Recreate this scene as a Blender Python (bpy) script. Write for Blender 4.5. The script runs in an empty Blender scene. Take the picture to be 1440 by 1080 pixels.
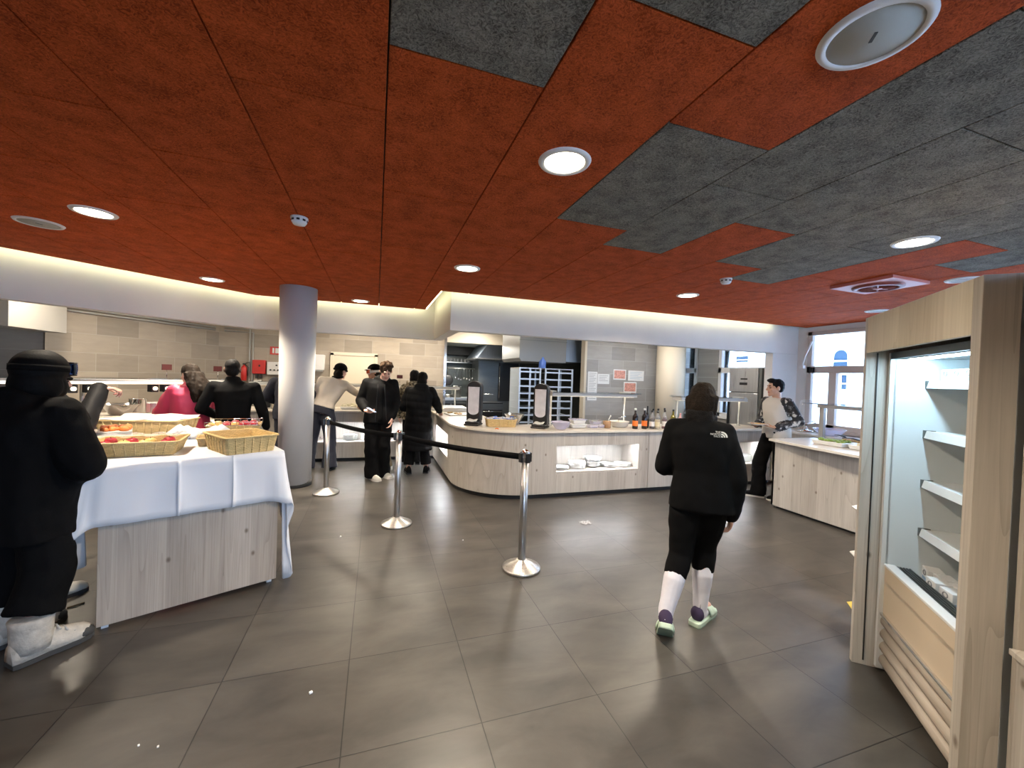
import bpy, bmesh, math, random
import numpy as np
from mathutils import Vector, Matrix, noise
from mathutils.bvhtree import BVHTree
PI = math.pi
random.seed(7)
scene = bpy.context.scene
COL = scene.collection
V = Vector

# ------------------------------------------------------------------ materials
def new_mat(name):
    m = bpy.data.materials.new(name); m.use_nodes = True
    nt = m.node_tree
    b = nt.nodes['Principled BSDF']
    return m, nt, b

def N(nt, typ, **kw):
    n = nt.nodes.new(typ)
    for k, v in kw.items():
        if k in n.inputs: n.inputs[k].default_value = v
        else: setattr(n, k, v)
    return n

def L(nt, a, b): nt.links.new(a, b)

def ramp(nt, fac, stops):
    r = nt.nodes.new('ShaderNodeValToRGB')
    e = r.color_ramp.elements
    while len(e) < len(stops): e.new(0.5)
    for i, (p, c) in enumerate(stops):
        e[i].position = p; e[i].color = (*c, 1)
    L(nt, fac, r.inputs[0]); return r

def coords(nt, scale=(1, 1, 1), loc=(0, 0, 0), rot=(0, 0, 0)):
    tc = nt.nodes.new('ShaderNodeTexCoord'); mp = nt.nodes.new('ShaderNodeMapping')
    mp.inputs['Scale'].default_value = scale; mp.inputs['Location'].default_value = loc
    mp.inputs['Rotation'].default_value = rot
    L(nt, tc.outputs['Object'], mp.inputs['Vector']); return mp.outputs['Vector']

def plain(name, col, rough=0.6, metal=0.0, var=0.0, vscale=20.0, bump=0.0, bscale=60.0, coat=0.0, sheen=0.0, spec=0.5):
    m, nt, b = new_mat(name)
    b.inputs['Roughness'].default_value = rough; b.inputs['Metallic'].default_value = metal
    b.inputs['Coat Weight'].default_value = coat; b.inputs['Sheen Weight'].default_value = sheen
    b.inputs['Specular IOR Level'].default_value = spec
    if var > 0:
        nz = N(nt, 'ShaderNodeTexNoise', Scale=vscale, Detail=4.0)
        L(nt, coords(nt), nz.inputs['Vector'])
        r = ramp(nt, nz.outputs['Fac'], [(0.3, tuple(c * (1 - var) for c in col)), (0.7, tuple(min(1, c * (1 + var)) for c in col))])
        L(nt, r.outputs[0], b.inputs['Base Color'])
    else:
        b.inputs['Base Color'].default_value = (*col, 1)
    if bump > 0:
        nb = N(nt, 'ShaderNodeTexNoise', Scale=bscale, Detail=3.0)
        L(nt, coords(nt), nb.inputs['Vector'])
        bp = N(nt, 'ShaderNodeBump', Strength=bump, Distance=0.01)
        L(nt, nb.outputs['Fac'], bp.inputs['Height']); L(nt, bp.outputs[0], b.inputs['Normal'])
    return m

def emit(name, col, strength):
    m = bpy.data.materials.new(name); m.use_nodes = True
    nt = m.node_tree; nt.nodes.clear()
    o = nt.nodes.new('ShaderNodeOutputMaterial'); e = nt.nodes.new('ShaderNodeEmission')
    e.inputs[0].default_value = (*col, 1); e.inputs[1].default_value = strength
    L(nt, e.outputs[0], o.inputs[0]); return m

def wood(name, light, dark, sc=1.0, axis='Z', knots=True, rough=0.5):
    """Whitewashed softwood: boards of slightly different tone, long grain and a few knots."""
    m, nt, b = new_mat(name)
    tc = nt.nodes.new('ShaderNodeTexCoord')
    sep = nt.nodes.new('ShaderNodeSeparateXYZ'); L(nt, tc.outputs['Object'], sep.inputs[0])
    # across = x + y mixed so that any vertical face shows grain; along = chosen axis
    if axis == 'Z': ax, al = ('X', 'Y'), 'Z'
    elif axis == 'X': ax, al = ('Y', 'Z'), 'X'
    else: ax, al = ('X', 'Z'), 'Y'
    s = N(nt, 'ShaderNodeMath', operation='ADD'); L(nt, sep.outputs[ax[0]], s.inputs[0]); L(nt, sep.outputs[ax[1]], s.inputs[1])
    cmb = nt.nodes.new('ShaderNodeCombineXYZ')
    L(nt, s.outputs[0], cmb.inputs[0]); L(nt, sep.outputs[al], cmb.inputs[2])
    mp = nt.nodes.new('ShaderNodeMapping'); mp.inputs['Scale'].default_value = (9 * sc, 1, 0.7 * sc)
    L(nt, cmb.outputs[0], mp.inputs[0])
    n1 = N(nt, 'ShaderNodeTexNoise', Scale=1.0, Detail=5.0, Roughness=0.6, Distortion=0.6); L(nt, mp.outputs[0], n1.inputs['Vector'])
    mp2 = nt.nodes.new('ShaderNodeMapping'); mp2.inputs['Scale'].default_value = (90 * sc, 1, 2.2 * sc)
    L(nt, cmb.outputs[0], mp2.inputs[0])
    n2 = N(nt, 'ShaderNodeTexNoise', Scale=1.0, Detail=4.0, Roughness=0.7); L(nt, mp2.outputs[0], n2.inputs['Vector'])
    # cathedral figure
    mp3 = nt.nodes.new('ShaderNodeMapping'); mp3.inputs['Scale'].default_value = (8 * sc, 1, 0.22 * sc)
    L(nt, cmb.outputs[0], mp3.inputs[0])
    n3 = N(nt, 'ShaderNodeTexNoise', Scale=1.0, Detail=1.0); L(nt, mp3.outputs[0], n3.inputs['Vector'])
    mm = N(nt, 'ShaderNodeMath', operation='MULTIPLY'); mm.inputs[1].default_value = 20.0; L(nt, n3.outputs['Fac'], mm.inputs[0])
    fr = N(nt, 'ShaderNodeMath', operation='FRACT'); L(nt, mm.outputs[0], fr.inputs[0])
    pp = N(nt, 'ShaderNodeMath', operation='POWER'); pp.inputs[1].default_value = 5.0; L(nt, fr.outputs[0], pp.inputs[0])
    # boards
    mb = N(nt, 'ShaderNodeMath', operation='MULTIPLY'); mb.inputs[1].default_value = 6.5 * sc; L(nt, s.outputs[0], mb.inputs[0])
    fl = N(nt, 'ShaderNodeMath', operation='FLOOR'); L(nt, mb.outputs[0], fl.inputs[0])
    wn = N(nt, 'ShaderNodeTexWhiteNoise', noise_dimensions='1D'); L(nt, fl.outputs[0], wn.inputs['W'])
    f1 = N(nt, 'ShaderNodeMath', operation='MULTIPLY_ADD'); f1.inputs[1].default_value = 0.75; f1.inputs[2].default_value = -0.14; L(nt, n1.outputs['Fac'], f1.inputs[0])
    f2 = N(nt, 'ShaderNodeMath', operation='MULTIPLY_ADD'); f2.inputs[1].default_value = 0.45; L(nt, n2.outputs['Fac'], f2.inputs[0]); L(nt, f1.outputs[0], f2.inputs[2])
    f3 = N(nt, 'ShaderNodeMath', operation='MULTIPLY_ADD'); f3.inputs[1].default_value = 0.20; L(nt, pp.outputs[0], f3.inputs[0]); L(nt, f2.outputs[0], f3.inputs[2])
    f4 = N(nt, 'ShaderNodeMath', operation='MULTIPLY_ADD'); f4.inputs[1].default_value = 0.22; L(nt, wn.outputs['Value'], f4.inputs[0]); L(nt, f3.outputs[0], f4.inputs[2])
    rp = ramp(nt, f4.outputs[0], [(0.25, light), (0.95, dark)])
    outc = rp.outputs[0]
    if knots:
        mk = nt.nodes.new('ShaderNodeMapping'); mk.inputs['Scale'].default_value = (2.7 * sc, 1.8 * sc, 1)
        c2 = nt.nodes.new('ShaderNodeCombineXYZ'); L(nt, s.outputs[0], c2.inputs[0]); L(nt, sep.outputs[al], c2.inputs[1]); L(nt, c2.outputs[0], mk.inputs[0])
        vo = N(nt, 'ShaderNodeTexVoronoi', Scale=1.0, voronoi_dimensions='2D'); L(nt, mk.outputs[0], vo.inputs['Vector'])
        kr = ramp(nt, vo.outputs['Distance'], [(0.012, (0.32, 0.26, 0.21)), (0.042, (1, 1, 1))])
        mx = N(nt, 'ShaderNodeMixRGB', blend_type='MULTIPLY'); mx.inputs[0].default_value = 0.85
        L(nt, outc, mx.inputs[1]); L(nt, kr.outputs[0], mx.inputs[2]); outc = mx.outputs[0]
    L(nt, outc, b.inputs['Base Color'])
    b.inputs['Roughness'].default_value = rough
    bp = N(nt, 'ShaderNodeBump', Strength=0.08, Distance=0.002); L(nt, n2.outputs['Fac'], bp.inputs['Height']); L(nt, bp.outputs[0], b.inputs['Normal'])
    return m

def brick_mat(name, c1, c2, mortar, bw, rh, ms, offset, vec, rough=0.5, streak=0.0, loc=(0, 0, 0), dirt=None, bumpy=0.3):
    """vec: 'XY' floor or 'XZ' wall; local object coordinates in metres."""
    m, nt, b = new_mat(name)
    tc = nt.nodes.new('ShaderNodeTexCoord'); sep = nt.nodes.new('ShaderNodeSeparateXYZ'); L(nt, tc.outputs['Object'], sep.inputs[0])
    cmb = nt.nodes.new('ShaderNodeCombineXYZ')
    L(nt, sep.outputs['X'], cmb.inputs[0]); L(nt, sep.outputs['Y' if vec == 'XY' else 'Z'], cmb.inputs[1])
    mp = nt.nodes.new('ShaderNodeMapping'); mp.inputs['Location'].default_value = loc
    L(nt, cmb.outputs[0], mp.inputs[0])
    br = nt.nodes.new('ShaderNodeTexBrick')
    br.offset = offset; br.squash = 1.0
    for k, v in dict(Scale=1.0, **{'Mortar Size': ms, 'Mortar Smooth': 0.3, 'Bias': 0.0, 'Brick Width': bw, 'Row Height': rh}).items(): br.inputs[k].default_value = v
    br.inputs['Color1'].default_value = (*c1, 1); br.inputs['Color2'].default_value = (*c2, 1); br.inputs['Mortar'].default_value = (*mortar, 1)
    L(nt, mp.outputs[0], br.inputs['Vector'])
    # long cloudy streaks inside the tiles
    n1 = N(nt, 'ShaderNodeTexNoise', Scale=1.0, Detail=5.0, Roughness=0.6, Distortion=0.4)
    m2 = nt.nodes.new('ShaderNodeMapping'); m2.inputs['Scale'].default_value = (2.0, 4.5, 1) if vec == 'XY' else (3.0, 12.0, 1)
    m2.inputs['Rotation'].default_value = (0, 0, 0.5 if vec == 'XY' else 0)
    L(nt, cmb.outputs[0], m2.inputs[0]); L(nt, m2.outputs[0], n1.inputs['Vector'])
    r1 = ramp(nt, n1.outputs['Fac'], [(0.3, (1 - streak,) * 3), (0.7, (1 + streak,) * 3)])
    mx = N(nt, 'ShaderNodeMixRGB', blend_type='MULTIPLY'); mx.inputs[0].default_value = 1.0
    L(nt, br.outputs['Color'], mx.inputs[1]); L(nt, r1.outputs[0], mx.inputs[2])
    L(nt, mx.outputs[0], b.inputs['Base Color'])
    b.inputs['Roughness'].default_value = rough
    bp = N(nt, 'ShaderNodeBump', Strength=bumpy, Distance=0.002, invert=True); L(nt, br.outputs['Fac'], bp.inputs['Height']); L(nt, bp.outputs[0], b.inputs['Normal'])
    return m

def woodwool(name, c0, c1):
    """Wood-wool acoustic board: matted curly fibres."""
    m, nt, b = new_mat(name)
    v = coords(nt)
    n1 = N(nt, 'ShaderNodeTexNoise', Scale=48.0, Detail=4.0, Roughness=0.75, Distortion=2.8); L(nt, v, n1.inputs['Vector'])
    n2 = N(nt, 'ShaderNodeTexNoise', Scale=9.0, Detail=3.0); L(nt, v, n2.inputs['Vector'])
    a = N(nt, 'ShaderNodeMath', operation='MULTIPLY_ADD'); a.inputs[1].default_value = 0.3; L(nt, n2.outputs['Fac'], a.inputs[0]); L(nt, n1.outputs['Fac'], a.inputs[2])
    r = ramp(nt, a.outputs[0], [(0.52, c0), (0.78, c1)])
    L(nt, r.outputs[0], b.inputs['Base Color']); b.inputs['Roughness'].default_value = 0.9
    b.inputs['Specular IOR Level'].default_value = 0.1
    bp = N(nt, 'ShaderNodeBump', Strength=0.6, Distance=0.004); L(nt, n1.outputs['Fac'], bp.inputs['Height']); L(nt, bp.outputs[0], b.inputs['Normal'])
    return m

def brushed(name, col, rough=0.3, sx=2, sz=120):
    m, nt, b = new_mat(name)
    b.inputs['Metallic'].default_value = 1.0
    n1 = N(nt, 'ShaderNodeTexNoise', Scale=1.0, Detail=3.0); L(nt, coords(nt, (sx, sx, sz)), n1.inputs['Vector'])
    r = ramp(nt, n1.outputs['Fac'], [(0.3, tuple(c * 0.8 for c in col)), (0.7, col)]); L(nt, r.outputs[0], b.inputs['Base Color'])
    r2 = ramp(nt, n1.outputs['Fac'], [(0.3, (rough * 0.8,) * 3), (0.7, (rough * 1.3,) * 3)]); L(nt, r2.outputs[0], b.inputs['Roughness'])
    return m

def glass(name, col=(0.95, 0.98, 1.0), alpha=0.12, rough=0.02):
    m = bpy.data.materials.new(name); m.use_nodes = True
    nt = m.node_tree; nt.nodes.clear()
    o = nt.nodes.new('ShaderNodeOutputMaterial'); mix = nt.nodes.new('ShaderNodeMixShader')
    t = nt.nodes.new('ShaderNodeBsdfTransparent'); g = nt.nodes.new('ShaderNodeBsdfGlossy')
    t.inputs[0].default_value = (*col, 1); g.inputs['Roughness'].default_value = rough
    lw = nt.nodes.new('ShaderNodeFresnel'); lw.inputs[0].default_value = 1.45
    ad = N(nt, 'ShaderNodeMath', operation='ADD'); ad.inputs[1].default_value = alpha * 0.5; L(nt, lw.outputs[0], ad.inputs[0])
    L(nt, ad.outputs[0], mix.inputs[0]); L(nt, t.outputs[0], mix.inputs[1]); L(nt, g.outputs[0], mix.inputs[2]); L(nt, mix.outputs[0], o.inputs[0])
    return m

def clearplastic(name, col=(0.8, 0.8, 0.9), op=0.35):
    m = bpy.data.materials.new(name); m.use_nodes = True
    nt = m.node_tree; nt.nodes.clear()
    o = nt.nodes.new('ShaderNodeOutputMaterial'); mix = nt.nodes.new('ShaderNodeMixShader')
    t = nt.nodes.new('ShaderNodeBsdfTransparent'); p = nt.nodes.new('ShaderNodeBsdfPrincipled')
    p.inputs['Base Color'].default_value = (*col, 1); p.inputs['Roughness'].default_value = 0.15
    mix.inputs[0].default_value = op
    L(nt, t.outputs[0], mix.inputs[1]); L(nt, p.outputs[0], mix.inputs[2]); L(nt, mix.outputs[0], o.inputs[0])
    return m

def wicker(name, light, dark, sx=70.0, sz=110.0):
    m, nt, b = new_mat(name)
    tc = nt.nodes.new('ShaderNodeTexCoord'); sep = nt.nodes.new('ShaderNodeSeparateXYZ'); L(nt, tc.outputs['Object'], sep.inputs[0])
    s = N(nt, 'ShaderNodeMath', operation='ADD'); L(nt, sep.outputs['X'], s.inputs[0]); L(nt, sep.outputs['Y'], s.inputs[1])
    cmb = nt.nodes.new('ShaderNodeCombineXYZ'); L(nt, s.outputs[0], cmb.inputs[0]); L(nt, sep.outputs['Z'], cmb.inputs[1])
    ck = nt.nodes.new('ShaderNodeTexBrick'); ck.offset = 0.5
    for k, v in {'Scale': 1.0, 'Mortar Size': 0.0010, 'Mortar Smooth': 0.9, 'Bias': 0.0, 'Brick Width': 0.022, 'Row Height': 0.0075}.items(): ck.inputs[k].default_value = v
    ck.inputs['Color1'].default_value = (*light, 1); ck.inputs['Color2'].default_value = (*[a * 0.55 + b_ * 0.45 for a, b_ in zip(light, dark)], 1); ck.inputs['Mortar'].default_value = (*dark, 1)
    L(nt, cmb.outputs[0], ck.inputs['Vector'])
    L(nt, ck.outputs['Color'], b.inputs['Base Color']); b.inputs['Roughness'].default_value = 0.55
    bp = N(nt, 'ShaderNodeBump', Strength=0.8, Distance=0.003, invert=True); L(nt, ck.outputs['Fac'], bp.inputs['Height']); L(nt, bp.outputs[0], b.inputs['Normal'])
    return m

def camo(name, cols, scale=14):
    m, nt, b = new_mat(name)
    n1 = N(nt, 'ShaderNodeTexNoise', Scale=float(scale), Detail=2.0, Distortion=0.5); L(nt, coords(nt), n1.inputs['Vector'])
    st = [(0.0, cols[0]), (0.44, cols[1]), (0.53, cols[2]), (0.6, cols[3])]
    r = ramp(nt, n1.outputs['Fac'], st); r.color_ramp.interpolation = 'CONSTANT'
    L(nt, r.outputs[0], b.inputs['Base Color']); b.inputs['Roughness'].default_value = 0.85
    return m

M = {}
M['floor'] = brick_mat('floor_tile', (0.068, 0.061, 0.053), (0.054, 0.048, 0.042), (0.016, 0.014, 0.013), 0.6, 0.6, 0.0030, 0.0, 'XY', rough=0.36, streak=0.36, loc=(0.0964, -1.7668, 0), bumpy=0.35)
M['walltile'] = brick_mat('wall_tile', (0.44, 0.375, 0.30), (0.29, 0.248, 0.20), (0.43, 0.38, 0.32), 0.6, 0.29, 0.006, 0.5, 'XZ', rough=0.5, streak=0.07)
M['walltile_grey'] = brick_mat('wall_tile_grey', (0.40, 0.38, 0.35), (0.28, 0.268, 0.25), (0.43, 0.415, 0.39), 0.6, 0.29, 0.006, 0.5, 'XZ', rough=0.5, streak=0.07)
M['ww_red'] = woodwool('woodwool_red', (0.20, 0.030, 0.006), (0.56, 0.100, 0.022))
M['ww_grey'] = woodwool('woodwool_grey', (0.060, 0.055, 0.044), (0.26, 0.238, 0.195))
M['white'] = plain('white_paint', (0.74, 0.72, 0.69), 0.7, var=0.03, vscale=3)
M['soffit'] = plain('slab_paint', (0.6, 0.58, 0.54), 0.8)
M['black'] = plain('black_plastic', (0.012, 0.012, 0.013), 0.4)
M['plinth'] = plain('plinth_black', (0.01, 0.01, 0.01), 0.6)
M['pine'] = wood('whitewashed_pine', (0.60, 0.56, 0.505), (0.33, 0.29, 0.25))
M['pine_dark'] = wood('oak_brown', (0.58, 0.53, 0.46), (0.28, 0.24, 0.195), sc=0.8)
M['oak_light'] = wood('oak_light', (0.80, 0.71, 0.56), (0.54, 0.45, 0.33), sc=0.8)
M['column_paint'] = plain('column_paint', (0.56, 0.555, 0.55), 0.7)
M['pine_log'] = wood('log_pine', (0.55, 0.48, 0.40), (0.38, 0.32, 0.26), axis='X')
M['tablewood'] = wood('table_pine', (0.53, 0.455, 0.375), (0.27, 0.22, 0.175))
M['top'] = plain('counter_top', (0.68, 0.62, 0.54), 0.3, var=0.06, vscale=8)
M['top_white'] = plain('island_top', (0.72, 0.68, 0.62), 0.22, var=0.03, vscale=8)
M['steel'] = brushed('brushed_steel', (0.70, 0.68, 0.65), 0.32, 120, 2)
M['alu'] = plain('satin_aluminium', (0.68, 0.66, 0.62), 0.4)
M['hood_end'] = plain('hood_end_steel', (0.40, 0.39, 0.37), 0.4, 0.2)
M['hood_grey'] = plain('hood_grey', (0.22, 0.22, 0.215), 0.45, 0.5)
M['alu_blue'] = plain('cool_aluminium', (0.58, 0.66, 0.76), 0.35, 0.3)
M['steel_v'] = brushed('brushed_steel_long', (0.58, 0.58, 0.58), 0.32, 90, 1.5)
M['chrome'] = plain('chrome', (0.75, 0.75, 0.75), 0.12, 1.0)
M['darksteel'] = brushed('dark_steel', (0.20, 0.21, 0.205), 0.4, 3, 40)
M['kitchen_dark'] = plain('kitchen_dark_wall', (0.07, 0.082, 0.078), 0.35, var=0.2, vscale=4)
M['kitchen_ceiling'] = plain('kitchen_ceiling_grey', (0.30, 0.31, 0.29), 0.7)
M['cream'] = plain('cream_paint', (0.68, 0.60, 0.47), 0.7)
M['creampanel'] = plain('cream_panel', (0.66, 0.54, 0.40), 0.5)
M['taupe'] = plain('taupe_frame', (0.50, 0.43, 0.385), 0.5)
M['glass'] = glass('window_glass')
M['porcelain'] = plain('porcelain', (0.80, 0.80, 0.77), 0.18)
M['cloth'] = plain('white_cloth', (0.74, 0.75, 0.78), 0.85, bump=0.12, bscale=500)
M['wicker'] = wicker('wicker_straw', (0.82, 0.60, 0.27), (0.40, 0.25, 0.09))
M['wicker2'] = wicker('wicker_pale', (0.84, 0.63, 0.31), (0.46, 0.30, 0.12))
M['red'] = plain('red_paint', (0.55, 0.03, 0.025), 0.35)
M['maroon'] = plain('maroon_card', (0.085, 0.013, 0.010), 0.6)
M['apple_red'] = plain('apple_red', (0.42, 0.03, 0.045), 0.3, var=0.5, vscale=40)
M['apple_gold'] = plain('apple_gold', (0.72, 0.48, 0.16), 0.35, var=0.25, vscale=30)
M['stalk'] = plain('stalk', (0.08, 0.05, 0.02), 0.8)
M['carrot'] = plain('carrot_orange', (0.80, 0.22, 0.05), 0.5, var=0.2, vscale=40)
M['green'] = plain('leaf_green', (0.22, 0.32, 0.06), 0.6, var=0.4, vscale=60)
M['paper'] = plain('paper', (0.78, 0.78, 0.77), 0.8)
M['ink'] = plain('ink_grey', (0.30, 0.30, 0.31), 0.8)
M['redink'] = plain('ink_red', (0.62, 0.30, 0.24), 0.8, var=0.4, vscale=30)
M['blueink'] = plain('ink_blue', (0.35, 0.48, 0.62), 0.8)
M['orange'] = plain('orange_label', (0.85, 0.20, 0.03), 0.5)
M['colafluid'] = plain('dark_sauce', (0.010, 0.007, 0.007), 0.12)
M['redfluid'] = plain('red_vinegar', (0.10, 0.012, 0.015), 0.12)
M['oil'] = plain('olive_oil', (0.16, 0.13, 0.02), 0.12)
M['clearfluid'] = plain('pale_vinegar', (0.62, 0.52, 0.34), 0.12)
M['bottleglass'] = clearplastic('clear_bottle', (0.6, 0.6, 0.62), 0.2)
M['label'] = plain('white_label', (0.78, 0.74, 0.70), 0.6)
M['goldlabel'] = plain('cream_label', (0.72, 0.62, 0.40), 0.6)
M['pinkplastic'] = plain('pink_bottle', (0.70, 0.34, 0.30), 0.35)
M['lilac'] = clearplastic('clear_lilac_plastic', (0.72, 0.70, 0.90), 0.5)
M['whiteplastic'] = plain('white_plastic', (0.78, 0.77, 0.76), 0.4)
M['greyplastic'] = plain('grey_plastic', (0.45, 0.45, 0.43), 0.5)
M['window_insert'] = plain('silver_insert', (0.66, 0.64, 0.67), 0.3, 0.0, var=0.12, vscale=12)
M['bluepack'] = plain('blue_sachet', (0.10, 0.20, 0.60), 0.4)
M['woodcup'] = plain('wood_cup', (0.38, 0.22, 0.12), 0.6, var=0.2)
M['fridge_in'] = plain('fridge_liner', (0.70, 0.74, 0.75), 0.35)
M['fridge_shelf'] = plain('fridge_shelf', (0.72, 0.73, 0.72), 0.35)
M['facade'] = plain('rendered_facade', (0.80, 0.80, 0.78), 0.9)
M['bluish_window'] = plain('dark_blue_pane', (0.018, 0.040, 0.065), 0.7, spec=0.1)
M['snow'] = plain('snow', (0.85, 0.87, 0.90), 0.9)
M['lens_on'] = emit('lamp_lens_lit', (1.0, 0.90, 0.68), 22.0)
M['bulb'] = emit('heat_bulb', (1.0, 0.88, 0.65), 2.5)
M['led_fridge'] = emit('fridge_led', (0.55, 0.82, 1.0), 95.0)
M['led'] = emit('cove_led', (1.0, 0.95, 0.55), 9.0)
M['led_cool'] = emit('niche_led', (0.93, 0.96, 1.0), 200.0)
M['tube_on'] = emit('kitchen_tube', (1.0, 0.95, 0.85), 5.0)
M['yellow'] = plain('yellow_card', (0.75, 0.60, 0.12), 0.6)
M['red_dark'] = plain('diffuser_dark_red', (0.20, 0.035, 0.025), 0.5)
M['red_diff'] = plain('diffuser_red', (0.50, 0.16, 0.13), 0.5)
M['steel_blue'] = brushed('steel_cool', (0.42, 0.48, 0.56), 0.35, 60, 2)
M['speaker_mesh'] = plain('speaker_mesh', (0.42, 0.41, 0.36), 0.7, bump=0.3, bscale=900)
# people
M['skin'] = plain('skin_light', (0.62, 0.36, 0.27), 0.5, var=0.06, vscale=30)
M['skin_tan'] = plain('skin_tan', (0.50, 0.28, 0.18), 0.5, var=0.06, vscale=30)
M['skin_dark'] = plain('skin_dark', (0.13, 0.065, 0.042), 0.5, var=0.06, vscale=30)
M['lip'] = plain('lips', (0.42, 0.14, 0.12), 0.4)
M['eye'] = plain('eye_dark', (0.03, 0.02, 0.02), 0.2)
M['hair_dark'] = plain('hair_dark', (0.013, 0.008, 0.005), 0.65, spec=0.12, var=0.5, vscale=90, bump=0.5, bscale=120)
M['hair_black'] = plain('hair_black', (0.006, 0.005, 0.005), 0.65, spec=0.12, bump=0.5, bscale=150)
M['hair_brown'] = plain('hair_brown', (0.048, 0.027, 0.015), 0.65, spec=0.12, var=0.5, vscale=80, bump=0.6, bscale=120)
M['fab_black'] = plain('black_fabric', (0.0045, 0.0045, 0.005), 0.9, bump=0.15, bscale=200, spec=0.10)
M['fab_black2'] = plain('black_shell', (0.005, 0.005, 0.0055), 0.7, bump=0.1, bscale=120, spec=0.08)
M['fab_sheen'] = plain('charcoal_shell', (0.012, 0.012, 0.013), 0.6, bump=0.1, bscale=120, spec=0.15)
M['fab_navy'] = plain('navy_fabric', (0.010, 0.012, 0.025), 0.8, bump=0.1, bscale=120)
M['fab_pink'] = plain('raspberry_shell', (0.60, 0.045, 0.11), 0.55, bump=0.1, bscale=60)
M['fab_white'] = plain('cream_knit', (0.66, 0.58, 0.48), 0.9, bump=0.2, bscale=200)
M['fab_grey'] = plain('grey_jersey', (0.52, 0.49, 0.45), 0.9, bump=0.1, bscale=200)
M['fab_khaki'] = plain('khaki_cotton', (0.26, 0.20, 0.12), 0.85)
M['camo_bw'] = camo('camo_black_white', [(0.012, 0.012, 0.014), (0.02, 0.02, 0.024), (0.10, 0.10, 0.11), (0.5, 0.49, 0.47)], 16)
M['camo_green'] = camo('camo_olive', [(0.05, 0.04, 0.025), (0.16, 0.13, 0.08), (0.30, 0.26, 0.18), (0.42, 0.38, 0.28)], 22)
M['sock'] = plain('white_sock', (0.75, 0.74, 0.82), 0.9, bump=0.2, bscale=300)
M['purple'] = plain('deep_purple', (0.035, 0.02, 0.06), 0.8)
M['mint'] = plain('mint_foam', (0.50, 0.62, 0.50), 0.6)
M['mint_dark'] = plain('mint_tread', (0.17, 0.24, 0.19), 0.7)
M['shoe_white'] = plain('shoe_white', (0.68, 0.66, 0.60), 0.6)
M['boot_white'] = plain('boot_canvas', (0.52, 0.48, 0.42), 0.85, var=0.15, vscale=30, bump=0.4, bscale=50)
M['rubber'] = plain('rubber_grey', (0.045, 0.045, 0.045), 0.7)
M['visor'] = plain('mirror_blue', (0.05, 0.16, 0.55), 0.08, 0.9)
M['visor_orange'] = plain('mirror_orange', (0.50, 0.10, 0.04), 0.1, 0.3)
M['phone'] = plain('phone_glass', (0.35, 0.42, 0.62), 0.1)
M['food_tan'] = plain('food_tan', (0.50, 0.33, 0.14), 0.6, var=0.4, vscale=60)
M['food_white'] = plain('food_white', (0.72, 0.66, 0.48), 0.6, var=0.2, vscale=40)

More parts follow.
